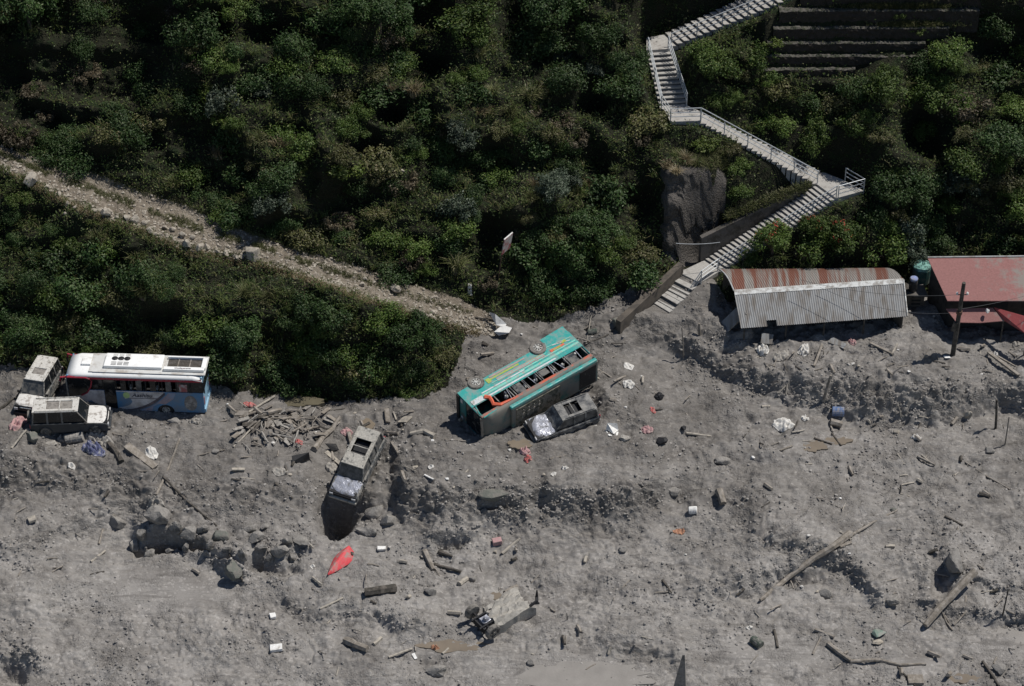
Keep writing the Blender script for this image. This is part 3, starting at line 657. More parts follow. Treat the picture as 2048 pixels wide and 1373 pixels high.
b.add(vs, [(0,1,2,3),(7,6,5,4),(0,4,5,1),(1,5,6,2),(2,6,7,3),(3,7,4,0)]); b.build('board', M['sign_red'], sg)
b = MB(); b.tube([bl+vz+Vector((0,0,.02)), bl+vx+vz+Vector((0,0,.02))], .05, 4); b.build('sunlit_top_edge', M['white'], sg)  # white tube paints the sunlit upper rim of the board
b = MB(); b.tube([Vector((0,0,-.6)), bl.lerp(bl+vx,.12), bl+vz], .035, 6); b.build('sign_pole', M['rust'], sg)
# ---------------------------------------------------------------- vehicle materials
M['bus_white'] = mat('bus_white_paint', (.84,.84,.82), .45, spots=(.5,.47,.43), spot_scale=1.6, spot_lo=.56, spot_hi=.72, var=.04, up_mud=.9)
M['bus_grey'] = mat('bus_roof_grey', (.58,.58,.56), .6, spots=(.38,.35,.31), spot_scale=2, spot_lo=.45, spot_hi=.65, var=.05)
M['bus_blue'] = mat('bus_blue_paint', (.085,.22,.39), .4, spots=(.2,.22,.24), spot_scale=1.2, spot_lo=.42, spot_hi=.7, var=.05)
M['bus_skyblue'] = mat('bus_sky_blue', (.26,.42,.54), .4, var=.05)
M['bus_red'] = mat('bus_red_trim', (.33,.03,.05), .4, spots=(.25,.15,.14), spot_scale=5, spot_lo=.55, spot_hi=.7)
M['bus_dark'] = mat('bus_dark_swoosh', (.07,.07,.09), .5, spots=(.2,.15,.15), spot_scale=2)
M['bus_sidewhite'] = mat('bus_side_cream', (.62,.6,.6), .5, spots=(.36,.33,.31), spot_scale=1.5, spot_lo=.42, spot_hi=.65, var=.06)
M['bus_mauve'] = mat('bus_side_mauve', (.3,.25,.28), .5, spots=(.25,.3,.4), spot_scale=1.5)
M['lime'] = mat('lime_swirl', (.45,.6,.25), .5)
M['glass'] = mat('dark_glass', (.012,.014,.016), .15, spots=(.12,.11,.1), spot_scale=2, spot_lo=.55, spot_hi=.75, spec=.5)
M['glass_mud'] = mat('muddy_glass', (.03,.035,.04), .3, spots=(.17,.16,.145), spot_scale=2.4, spot_lo=.4, spot_hi=.62, spec=.5)
M['black'] = mat('black_trim', (.018,.018,.02), .6, spots=(.12,.11,.1), spot_scale=5, spot_lo=.58, spot_hi=.7)
M['tyre'] = mat('muddy_tyre', (.03,.03,.03), .9, spots=(.2,.185,.165), spot_scale=3, spot_lo=.38, spot_hi=.55)
M['tyre_mud'] = mat('mud_caked_tyre', (.2,.185,.165), .95, spots=(.07,.065,.06), spot_scale=4, spot_lo=.5, spot_hi=.6, bump=.4)
M['rim'] = mat('pale_rim', (.55,.55,.52), .5, .2, spots=(.3,.28,.25), spot_scale=8)
M['seat'] = mat('seat_cloth', (.05,.05,.06), .8, spots=(.14,.13,.12), spot_scale=5)
M['headrest'] = mat('pale_headrest', (.5,.5,.48), .8)
M['teal'] = mat('teal_paint', (.045,.33,.3), .35, spots=(.24,.28,.26), spot_scale=1.8, spot_lo=.45, spot_hi=.66, var=.1)
M['teal_pale'] = mat('pale_green_stripe', (.2,.55,.45), .4, spots=(.36,.34,.31), spot_scale=3.5, spot_lo=.5, spot_hi=.6)
M['silver'] = mat('silver_stripe', (.6,.64,.64), .35, .1, spots=(.38,.36,.33), spot_scale=3, spot_lo=.52, spot_hi=.62)
M['limestripe'] = mat('lime_stripe', (.33,.42,.08), .5, spots=(.33,.3,.27), spot_scale=4, spot_lo=.5, spot_hi=.6)
M['pinkmud'] = mat('pinkish_mud_stripe', (.4,.3,.28), .8, spots=(.3,.28,.25), spot_scale=4)
M['orange'] = mat('orange_trim', (.65,.13,.07), .5, spots=(.3,.2,.17), spot_scale=4, spot_lo=.56, spot_hi=.64)
M['orange_mud'] = mat('muddy_orange_trim', (.5,.11,.06), .6, spots=(.2,.17,.15), spot_scale=1.5, spot_lo=.42, spot_hi=.54)
M['teal_roof'] = mat('muddy_teal_roof', (.045,.14,.132), .6, spots=(.2,.19,.165), spot_scale=1.1, spot_lo=.36, spot_hi=.54, var=.2)
M['teal_front'] = mat('teal_front_end', (.03,.17,.17), .5, spots=(.11,.1,.09), spot_scale=1.2, spot_lo=.47, spot_hi=.6)
M['rack'] = mat('mud_caked_roof_rack', (.2,.18,.145), .95, spots=(.08,.08,.06), spot_scale=3.5, spot_lo=.48, spot_hi=.56, bump=1, bump_scale=12)
M['suv_grey'] = mat('dark_grey_car_paint', (.042,.046,.05), .4, spots=(.2,.185,.17), spot_scale=3, spot_lo=.5, spot_hi=.7, var=.1, up_mud=.9)
M['suv_white'] = mat('dirty_white_car_paint', (.66,.64,.6), .5, spots=(.34,.31,.28), spot_scale=3.5, spot_lo=.52, spot_hi=.62, var=.08)
M['suv_roofmud'] = mat('mud_spattered_roof', (.55,.53,.49), .7, spots=(.24,.22,.19), spot_scale=5, spot_lo=.55, spot_hi=.62, bump=.5)
M['suv_black'] = mat('crushed_black_paint', (.06,.062,.066), .4, spots=(.27,.26,.24), spot_scale=2.2, spot_lo=.42, spot_hi=.6, var=.2, bump=.6, bump_scale=5)
M['suv_silver'] = mat('crumpled_silver', (.4,.41,.46), .3, .3, spots=(.12,.12,.12), spot_scale=3, spot_lo=.5, spot_hi=.65, bump=1, bump_scale=5)
M['suv_mud'] = mat('mud_caked_body', (.38,.36,.32), .8, spots=(.1,.1,.095), spot_scale=3, spot_lo=.53, spot_hi=.66, bump=.8, bump_scale=8, var=.2)
M['suv_side'] = mat('torn_dark_side', (.07,.075,.078), .6, spots=(.27,.255,.23), spot_scale=3, spot_lo=.42, spot_hi=.6, bump=1, bump_scale=8)
M['mudcake'] = mat('dried_mud_cake', (.27,.25,.225), .95, spots=(.17,.155,.14), spot_scale=4, bump=1, bump_scale=7, var=.15)
M['mudshell'] = mat('mud_coated_shell', (.34,.32,.285), .9, spots=(.2,.185,.165), spot_scale=2.5, spot_lo=.52, spot_hi=.68, bump=.6, bump_scale=7)
M['pink_light'] = mat('tail_light', (.35,.08,.09), .3)
M['headlight'] = mat('headlight_glass', (.5,.5,.5), .2, spec=.6)
M['art_grey'] = mat('bus_art_grey', (.17,.16,.15), .6, spots=(.34,.32,.3), spot_scale=3, spot_lo=.5, spot_hi=.6)

def frame(origin, fwd, up):
    f = Vector(fwd).normalized(); u = Vector(up); l = u.cross(f).normalized(); u = f.cross(l).normalized()
    m = Matrix.Identity(4)
    for i, c in enumerate((f, l, u)):
        for r_ in range(3): m[r_][i] = c[r_]
        m[i][3] = origin[i]
    return m
AXY = Matrix.Rotation(R(90), 3, 'X')      # lathe axis z -> -y
def wheel(parent, x, y, z, rad, wid, m='tyre', rimm='rim', spokes=8, hub=.55):
    """wheel with axle along local y; outer face towards sign of y"""
    sg_ = 1 if y > 0 else -1
    w_ = MB(); ax = Matrix.Rotation(R(-90*sg_), 3, 'X')
    h = wid/2
    lathe(w_, (x,y,z), [(rad*hub,-h),(rad*.92,-h),(rad,-h*.6),(rad,h*.6),(rad*.92,h),(rad*.66,h),(rad*hub,h*.7)], 20, 0, ax)
    o = w_.build('wheel', M[m], parent)
    r_ = MB(); lathe(r_, (x,y+sg_*h*.55,z), [(rad*hub,0),(rad*hub,.04),(rad*.5,.05),(rad*.5,.0),(rad*.2,.02),(rad*.18,.09)], 16, 0, ax)
    for k in range(spokes):
        an = 2*math.pi*k/spokes; c = Vector((math.cos(an), 0, math.sin(an)))
        r_.box(Vector((x, y+sg_*(h*.55+.05), z))+c*rad*.35, (rad*.34, .03, rad*.1), Matrix.Rotation(-an, 3, 'Y'))
    r_.build('rim', M[rimm], o)
    return o
def arch_profile(x0, x1, zb, zt_, arches, n=8):
    """side outline with wheel arches cut in its lower edge (x0<x1)"""
    pts = [(x0, zb)]
    for ax_, r_ in sorted(arches):
        for k in range(n+1):
            a = math.pi*(1-k/n); pts.append((ax_+r_*math.cos(a), max(zb, zb+0)+r_*math.sin(a)*1.0))
    pts += [(x1, zb), (x1, zt_), (x0, zt_)]
    return pts

# ---------------------------------------------------------------- buses (hollow shells with posts, seats, glass)
def make_bus(root, Lb, W, cfg):
    """local frame: x forward (front at Lb/2), y left, z up"""
    hx = Lb/2; hw = W/2; z0_, zw0, zw1, zr0 = .35, 1.95, 2.82, 3.22
    body = cfg['body']; arches = [(hx-1.45, .56), (-hx+2.5, .56)]
    prof = arch_profile(-hx, hx, z0_, zw0, arches)
    b = MB()
    for s in (-1, 1): b = MB(); b.prism(prof, s*hw, s*(hw-.05), 'y'); b.build('side_panel', M[cfg['side']], root)
    for s in (-1, 1): b = MB(); b.box((0, s*(hw-.035), zw1+.09), (Lb-.1, .06, .2)); b.build('window_header', M[cfg['header']], root)
    # posts
    xs = cfg['posts']
    for s in (-1, 1):
        for x in xs: b = MB(); b.box((x, s*(hw-.04), (zw0+zw1)/2), (.06, .05, zw1-zw0+.02)); b.build('window_post', M[cfg.get('postm', 'black')], root)
    # floor and far interior
    b = MB(); b.box((0,0,.62), (Lb-.2, W-.16, .06)); b.build('floor', M['black'], root)
    # roof: rounded cross-section
    cs = [(hw, zw1+.17), (hw-.01, zw1+.24), (hw-.06, zw1+.32), (hw-.17, zr0-.03), (hw-.38, zr0+.02), (0, zr0+.06)]
    cs = cs+[(-y, z) for y, z in cs[-2::-1]]
    b = MB(); nx = 14; n = len(cs); vs = []
    for i in range(nx+1):
        x = -hx+Lb*i/nx; k = i/nx
        drop = .16*max(0, (k-.93)/.07)**2+.1*max(0, (.05-k)/.05)**2; nar = 1-.04*max(0,(k-.93)/.07)
        for y, z in cs: vs.append((x, y*nar, z-drop))
    fs = [(i*n+j, i*n+j+1, (i+1)*n+j+1, (i+1)*n+j) for i in range(nx) for j in range(n-1)]
    m0 = len(vs); vs2 = [(v[0]*.995, v[1]*.97, v[2]-.05) for v in vs]
    b.add(vs+vs2, fs+[tuple(q+m0 for q in f[::-1]) for f in fs]+[(j, j+1, j+1+m0, j+m0) for j in range(n-1)]+[(nx*n+j+1, nx*n+j, nx*n+j+m0, nx*n+j+1+m0) for j in range(n-1)])
    b.build('roof', M[cfg['roof']], root, smooth=True)
    # front and rear walls
    b = MB(); b.box((hx-.04, 0, (z0_+1.25)/2), (.08, W-.06, 1.25-z0_+.0), taper=1.0); b.build('front_panel', M[cfg['front']], root, bevel=.03)
    b = MB(); b.box((-hx+.04, 0, (z0_+zr0-.02)/2+.02), (.08, W-.1, zr0-z0_-.1)); b.build('rear_panel', M[cfg['rear']], root, bevel=.03)
    if cfg.get('windscreen', True):
        b = MB(); b.box((hx-.07, 0, 2.15), (.05, W-.25, 1.75)); b.build('windscreen', M['glass'], root)
    for s in (-1,1): b = MB(); b.box((hx-.06, s*(hw-.07), 2.15), (.1, .09, 1.8)); b.build('front_pillar', M[cfg['front']], root)
    b = MB(); b.box((-hx-.005, 0, 2.3), (.02, W-.5, .8)); b.build('rear_window', M['glass'], root)
    b = MB(); b.box((hx+.03, 0, .5), (.14, W-.1, .28)); b.build('front_bumper', M['black'], root, bevel=.03)
    b = MB(); b.box((-hx-.03, 0, .5), (.12, W-.1, .26)); b.build('rear_bumper', M[cfg['rear']], root, bevel=.03)
    for s in (-1,1):
        b = MB(); b.box((hx+.01, s*(hw-.35), .85), (.06, .34, .2)); b.build('headlight', M['headlight'], root, bevel=.03)
        b = MB(); b.box((-hx-.01, s*(hw-.16), 1.25), (.05, .14, .6)); b.build('tail_light', M['pink_light'], root, bevel=.02)
        for ax_, r_ in arches:
            wheel(root, ax_, s*(hw-cfg.get('wy',.13)), cfg.get('wz',.47), cfg.get('wr',.47), .28, cfg.get('tyre','tyre'))
    # underside
    b = MB(); b.box((0,0,.5), (Lb-.3, W-.3, .1))
    for s in (-.4,.4): b.box((0,s,.42), (Lb-.6,.1,.14))
    for ax_, r_ in arches: b.tube([(ax_,-hw+.2,.47),(ax_,hw-.2,.47)], .07, 6)
    b.build('chassis', M['black'], root)
    # seats
    for i, x in enumerate(cfg['seats']):
        for s in (-1, 1):
            sb_ = MB(); y = s*(hw-.55); sb_.box((x, y, 1.1), (.45, .85, .14)); sb_.box((x-.24, y, 1.5), (.12, .85, .85), Matrix.Rotation(R(-8),3,'Y'))
            so_ = sb_.build('seat', M['seat'], root, bevel=.03)
            if (i+(s>0)) % 3 != 2:
                hb = MB(); hb.box((x-.3, y+s*.18, 1.98), (.14, .3, .22)); hb.build('headrest', M['headrest'], so_, bevel=.04)
def panel(b, pts, y, side=1, t=.012, mi=0):
    """flat livery shape on the side at y: pts in (x,z)"""
    b.prism(pts, side*y, side*(y+t), 'y', mi)
def rock_ball(sd__):
    bm = bmesh.new(); bmesh.ops.create_icosphere(bm, subdivisions=2, radius=1); v = [Vector((p.co.x, p.co.y*1.2, p.co.z*.8))*(1+.1*math.sin(p.co.x*3+sd__)) for p in bm.verts]; f = [tuple(q.index for q in fc.verts) for fc in bm.faces]; bm.free(); return v, f
def smooth_poly(fn, n=24): return [fn(i/n) for i in range(n+1)]

# ---- white and blue bus: rear right roof corner (408,757) and front (131,748)
zg1 = hit(300, 838)[0].z; zroof = zg1+3.0
Pr, Pf = at_z(403, 757, zroof), at_z(131, 748, zroof)
fw = (Pf-Pr); fw.z = 0; Lb1 = fw.length; fw.normalize(); lf = Vector((0,0,1)).cross(fw)
org = (Pr+Pf)/2-lf*1.15; org.z = zroof-3.2
bus = empty('white_bus', mat=frame(org, fw, (0,0,1))); tag(bus, 'white and blue bus standing upright, sunk to its wheels in mud below the green bank', 'bus')
hx = Lb1/2
sx = lambda s: hx-s       # distance from the front
make_bus(bus, Lb1, 2.3, dict(body='bus_white', side='bus_blue', header='bus_red', roof='bus_white', front='bus_blue', rear='bus_skyblue',
    posts=[sx(s) for s in (.06, 1.62, 2.3, 3.15, 4.0, 4.2, 5.05, 5.9, 6.1, 7.0, 7.9, 8.8)], seats=[sx(s) for s in (3.7, 4.55, 5.4, 6.25, 7.1, 7.95)], body_=0, postm='black', tyre='black'))
hw = 1.15
b = MB()
panel(b, [(sx(.05),.36),(sx(.85),.36),(sx(.85),.9),(sx(1.45),1.1),(sx(2.1),.36),(sx(2.33),.36),(sx(2.33),1.93),(sx(.05),1.93)], hw+.001); b.build('cream_panel', M['bus_sidewhite'], bus)
b = MB()
cur = [(3.2,.5)]+[(3.3+2.9*t, .42+.05*t+1.45*t**2.2) for t in np.linspace(0,1,14)]
panel(b, [(sx(s),z) for s,z in cur]+[(sx(6.3),1.94),(sx(3.12),1.94)], hw+.001); b.build('cream_swoosh', M['bus_sidewhite'], bus)
b = MB()
panel(b, [(sx(3.12),1.88),(sx(3.12),.62)]+[(sx(3.12+.95*math.sin(a)), .62+.5*(1-math.cos(a))) for a in np.linspace(.3,2.2,10)]+[(sx(3.62),1.3),(sx(3.68),1.6),(sx(3.8),1.88)], hw+.014); b.build('blue_swirl', M['bus_blue'], bus)
b = MB(); panel(b, [(sx(3.75+.22*math.cos(a)), 1.62+.25*math.sin(a)) for a in np.linspace(0,6.28,14)[:-1]], hw+.016); b.build('lime_swirl', M['lime'], bus)
b = MB()
up_c = [(3.3+2.9*t, .42+.05*t+1.45*t**2.2) for t in np.linspace(.1,1,14)]; dn_c = [(s+.05+.12*math.sin(3*i/13), z-.1-.05*i/13) for i,(s,z) in enumerate(up_c)]
panel(b, [(sx(s),z) for s,z in up_c]+[(sx(s),z) for s,z in dn_c[::-1]], hw+.016); b.build('dark_swoosh', M['bus_dark'], bus)
b = MB(); up2 = [(4.1+2.4*t, .37+1.55*t**2) for t in np.linspace(0,1,10)]
panel(b, [(sx(s),z) for s,z in up2]+[(sx(6.95),1.9),(sx(6.75),1.4),(sx(6.2),.95),(sx(5.75),1.0),(sx(5.4),.75),(sx(5.3),.37)], hw+.003); b.build('mauve_band', M['bus_mauve'], bus)
# generic soft grey artwork at the rear
b = MB(); panel(b, [(sx(7.85+.42*math.cos(a)), 1.12+.62*math.sin(a)) for a in np.linspace(0,6.28,18)[:-1]], hw+.003); b.build('grey_artwork', M['art_grey'], bus)
# script lettering on the cream panel
def lettering(name, body, size, m, parent, loc_, rot, shear=.3):
    cu = bpy.data.curves.new(name, 'FONT'); cu.body = body; cu.size = size; cu.extrude = .004; cu.shear = shear; cu.offset = .006
    o = bpy.data.objects.new(name, cu); COL.objects.link(o)
    dg = bpy.context.evaluated_depsgraph_get(); me = bpy.data.meshes.new_from_object(o.evaluated_get(dg)); me.transform(Matrix.Translation(loc_) @ rot.to_4x4()); me.materials.clear(); me.materials.append(M[m])
    bpy.data.objects.remove(o); o2 = bpy.data.objects.new(name, me); COL.objects.link(o2); o2.parent = parent; return o2
RL = Matrix(((-1,0,0),(0,0,1),(0,1,0)))   # text x -> -x, y -> z, out -> +y
lettering('side_lettering', 'Aashisu', .42, 'bus_dark', bus, Vector((sx(4.1), hw+.03, 1.5)), RL)
b = MB(); panel(b, [(sx(3.95),1.40),(sx(5.9),1.44),(sx(5.9),1.40),(sx(3.95),1.36)], hw+.015); b.build('lettering_underline', M['bus_dark'], bus)
# windscreen corner sweeping back on the side, red surround
sw = [(.05,2.95),(1.25,2.95),(1.5,2.86),(1.62,2.68),(1.5,2.2),(1.25,1.75),(.85,1.5),(.05,1.35)]
b = MB(); panel(b, [(sx(s),z) for s,z in sw], hw+.004); b.build('side_windscreen', M['glass'], bus)
b = MB(); b.tube([(sx(s), hw+.02, z) for s,z in sw[:7]], .055, 6); b.build('red_surround', M['bus_red'], bus)
b = MB(); panel(b, [(sx(1.68),1.97),(sx(2.28),1.97),(sx(2.28),2.8),(sx(1.68),2.8)], hw-.03); b.build('quarter_window', M['glass'], bus)
b = MB(); panel(b, [(sx(2.36),.36),(sx(3.1),.36),(sx(3.1),2.8),(sx(2.36),2.8)], hw+.001, t=.02); o = b.build('door', M['glass'], bus); o['label'] = 'dark open doorway'  # dark glass sheet stands in for the unlit doorway
for s_, m_ in ((3.6,'glass'),(4.6,'glass_mud'),(5.5,'glass'),(6.5,'glass_mud'),(7.45,'glass'),(8.35,'glass')):
    b = MB(); b.box((sx(s_), hw-.04, 2.38), (.36 if s_ not in (7.45, 8.35) else .8, .012, .84)); b.build('window_pane', M[m_], bus)
b = MB(); b.box((sx(7.45), hw-.02, 2.3), (.5,.02,.6)); b.build('window_sticker', M['sign_red'], bus)
b = MB(); b.tube([(hx+.02, hw+.02, 1.2),(hx+.02, hw+.05, 2.85)], .045, 6); b.build('a_pillar', M['wood_pale'], bus)
for s in (-1,1):
    b = MB(); b.tube([(hx-.1, s*(hw-.1), 2.9),(hx+.35, s*(hw+.05), 2.95),(hx+.42, s*(hw+.1), 2.6)], .06, 6); mo = b.build('mirror_arm', M['bus_red'], bus)
    b = MB(); b.box((hx+.42, s*(hw+.1), 2.5), (.08,.2,.4)); b.build('mirror', M['black'], mo, bevel=.02)
b = MB(); b.box((hx-.12, 0, 2.98), (.2, 2.1, .12)); b.build('blue_visor', M['bus_skyblue'], bus, bevel=.04)
b = MB(); b.box((-hx+.06,0,2.98), (.16,2.12,.34)); b.build('blue_tail', M['bus_skyblue'], bus, bevel=.05)
zt1 = 3.285
b = MB(); b.box((sx(2.3), 0, zt1-.01), (1.75, 1.85, .02)); b.box((sx(5.3), 0, zt1-.012), (7.2, 1.9, .02)); b.build('grey_roof_panel', M['bus_grey'], bus)
b = MB(); b.box((sx(1.15), -.05, zt1+.05), (.6, .75, .12)); b.build('roof_hatch', M['bus_white'], bus, bevel=.03)
ac = MB(); ac.box((sx(4.2), -.1, zt1+.1), (3.75, 1.35, .22)); aco = ac.build('air_conditioner', M['bus_white'], bus, bevel=.07)
for k in range(3):
    b = MB(); lathe(b, (sx(2.95+.4*k), -.22, zt1+.21), [(.2,0),(.2,.02),(.12,.02),(.08,.04)], 14); b.build('fan', M['black'], aco)
for k in range(3):
    for j in range(3):
        b = MB(); b.box((sx(2.95+.4*k), .16+.13*j, zt1+.212), (.33, .05, .015)); b.build('vent_slot', M['black'], aco)
    b = MB(); b.box((sx(2.95+.4*k), -.58, zt1+.212), (.3, .2, .015)); b.build('vent_slot', M['bus_grey'], aco)
ac = MB()
for p_ in ((7.5,-.62,2.4,.12),(7.5,.55,2.6,.3),(8.72,-.05,.3,1.1)): ac.box((sx(p_[0]), p_[1], zt1+.1), (p_[2], p_[3], .2))
aco = ac.build('rear_roof_pod', M['bus_white'], bus, bevel=.04)
b = MB(); b.box((sx(7.45), -.1, zt1+.02), (2.15, 1.0, .04)); g = b.build('radiator', M['black'], aco)
b = MB()
for k in range(12): b.box((sx(7.45), -.38+.07*k, zt1+.06), (2.1, .022, .03))
for k in (-.35,.4): b.box((sx(7.45)+k, -.05, zt1+.07), (.05,.9,.04))
b.build('radiator_fins', M['wood'], g)
lettering('roof_lettering', 'Coolsystems', .2, 'bus_dark', aco, Vector((sx(6.9), .62, zt1+.205)), Matrix(((-1,0,0),(0,-1,0),(0,0,1))), 0)

# ---- teal bus lying on its far side: visible side faces up
zt_ = hit(1100, 850)[0].z
Lb2 = 8.9
fL_ = Vector((-.80,-.59,-.10)).normalized(); H_v = Vector((.60,-.79,-.12)); H_v = (H_v-fL_*H_v.dot(fL_)).normalized()
S_n = H_v.cross(fL_)          # local left (y) = up x forward
ztop = hit(985, 885)[0].z+2.15
A0 = at_z(914, 786, ztop)     # front bottom corner of the up-facing side
if S_n.z < 0: sgn2 = -1
else: sgn2 = 1
org2 = A0-fL_*(Lb2/2)-S_n*sgn2*1.15-H_v*.35
m2 = frame(org2, fL_, H_v)
tb = empty('teal_bus', mat=m2); tag(tb, 'teal bus lying on its side, two wheels up, muddy roof facing the viewer', 'bus')
hx2 = Lb2/2; s2 = lambda s: hx2-s
make_bus(tb, Lb2, 2.3, dict(body='teal', side='teal', header='orange_mud', roof='teal_roof', front='teal_front', rear='teal_front', windscreen=True,
    posts=[s2(s) for s in (.1, 1.7, 2.75, 2.95, 3.9, 4.0, 4.95, 5.1, 6.1, 6.25, 7.2, 7.35, 8.7)], seats=[s2(s) for s in (2.3, 3.1, 3.9, 4.7, 5.5, 6.3, 7.1, 7.9)], postm='suv_black', tyre='tyre_mud', wr=.56, wz=.4, wy=.02))
sd2 = sgn2; hw2 = 1.15
def stripe(m, s0, s1, z0, z1, z2=None, z3=None, name='stripe'):
    b = MB(); z2 = z1 if z2 is None else z2; z3 = z0 if z3 is None else z3
    stripe.k = getattr(stripe, 'k', 0)+1
    panel(b, [(s2(s0),z0),(s2(s0),z1),(s2(s1),z2),(s2(s1),z3)], hw2+.002+.0015*stripe.k, sd2, .01); return b.build(name, M[m], tb)
b = MB(); panel(b, [(s2(6.95),-.12),(s2(8.88),-.2),(s2(8.88),.4),(s2(7.05),.4),(s2(6.98),.2)], hw2-.03, sd2, .032); b.build('rear_skirt', M['teal'], tb)
stripe('teal_pale', .3, 8.85, 1.45, 1.62); stripe('silver', .5, 6.8, 1.72, 1.84); stripe('silver', 1.2, 4.6, 1.3, 1.4); stripe('teal_pale', 4.2, 8.8, 1.22, 1.32)
stripe('limestripe', 2.2, 4.6, .62, .78, .8, .66); stripe('limestripe', 5.0, 6.2, .9, 1.02, 1.05, .92); stripe('pinkmud', 2.7, 6.4, .86, 1.14, 1.2, .95); stripe('pinkmud', 2.4, 5.2, .45, .6, .62, .5)
stripe('limestripe', 2.05, 2.35, .55, .95); stripe('orange', 6.9, 8.0, 1.0, 1.22, 1.18, 1.04); stripe('teal_pale', 6.6, 8.7, .62, .68, .9, .84); stripe('silver', 7.3, 8.5, .72, .78, 1.1, 1.04)
stripe('limestripe', 7.9, 8.3, .8, 1.0); stripe('teal_pale', 2.2, 6.6, 1.02, 1.08); stripe('silver', .2, 1.1, 1.5, 1.9); stripe('limestripe', 7.1, 7.7, 1.08, 1.2)
# orange hook at the front of the windows
hk = [(1.15,1.72),(1.4,1.95),(1.35,2.25),(1.25,2.55),(1.6,2.85),(2.6,2.9)]
b = MB(); b.tube([(s2(s), sd2*(hw2+.02), z) for s,z in hk], [.16,.15,.12,.15,.12,.05], 6); b.build('orange_hook', M['orange'], tb)
for s_, t_ in ((3.4,.8), (5.5,.5), (7.7,.8)):
    b = MB(); b.box((s2(s_), sd2*(hw2-.05), 2.02+t_*.45), (.62,.012,t_)); b.build('window_pane', M['glass_mud'], tb)
b = MB(); b.tube([(s2(.25), sd2*(hw2-.05), 2.0),(s2(.1),sd2*(hw2-.02),2.6),(s2(.15),sd2*(hw2-.05),3.05),(s2(1.2),sd2*(hw2),3.0)], .05, 6); b.build('front_roof_trim', M['teal'], tb)
b = MB(); b.tube([(hx2+.0,-hw2*.9,2.95),(hx2+.05,0,3.1),(hx2+.0,hw2*.95,3.0)], .09, 7); b.build('front_roof_edge', M['wood'], tb)
# long roof pod with teal edge and mud caked rack
b = MB(); b.box((s2(5.5), 0, 3.38), (6.9, 1.9, .2)); pod = b.build('roof_pod', M['teal_roof'], tb, bevel=.05)
b = MB(); b.box((s2(5.45), sd2*.98, 3.33), (6.9, .26, .28)); b.build('pod_edge', M['teal'], pod, bevel=.08)
b = MB(); b.box((s2(4.1), -sd2*.02, 3.5), (3.5, 1.5, .06))
b.build('caked_rack', M['rack'], pod)
for k in range(4):
    b = MB()
    for j in range(3): b.box((s2(2.9+.42*k)+.05*j, sd2*(.35-.28*j), 3.55), (.05,.2,.03), Matrix.Rotation(R(25*(j%2)),3,'Z'))
    b.box((s2(2.85+.42*k), sd2*.1, 3.55), (.22,.04,.03)); b.build('faded_lettering', M['wood_pale'], pod)
b = MB(); b.box((s2(8.1), 0, 3.5), (1.3,1.6,.05)); b.build('rear_vent', M['black'], pod)

for s_, dz_, an_ in ((2.6,.1,12),(4.45,0,-6),(5.95,.05,9),(6.65,0,-14),(8.2,.05,5)):
    b = MB(); b.box((s2(s_), sd2*(hw2-.02), 2.4), (.04,.03,.86), Matrix.Rotation(R(an_),3,'Y')); b.build('bent_window_bar', M['suv_silver'], tb)
for s_ in (2.5, 3.95, 4.8, 6.2, 7.0):
    v_, f_ = rock_ball(int(s_*10)); b = MB(); b.add([Vector(q)*.16+Vector((s2(s_), sd2*.75, 2.25)) for q in v_], f_); b.build('torn_headrest', M['headrest'], tb)
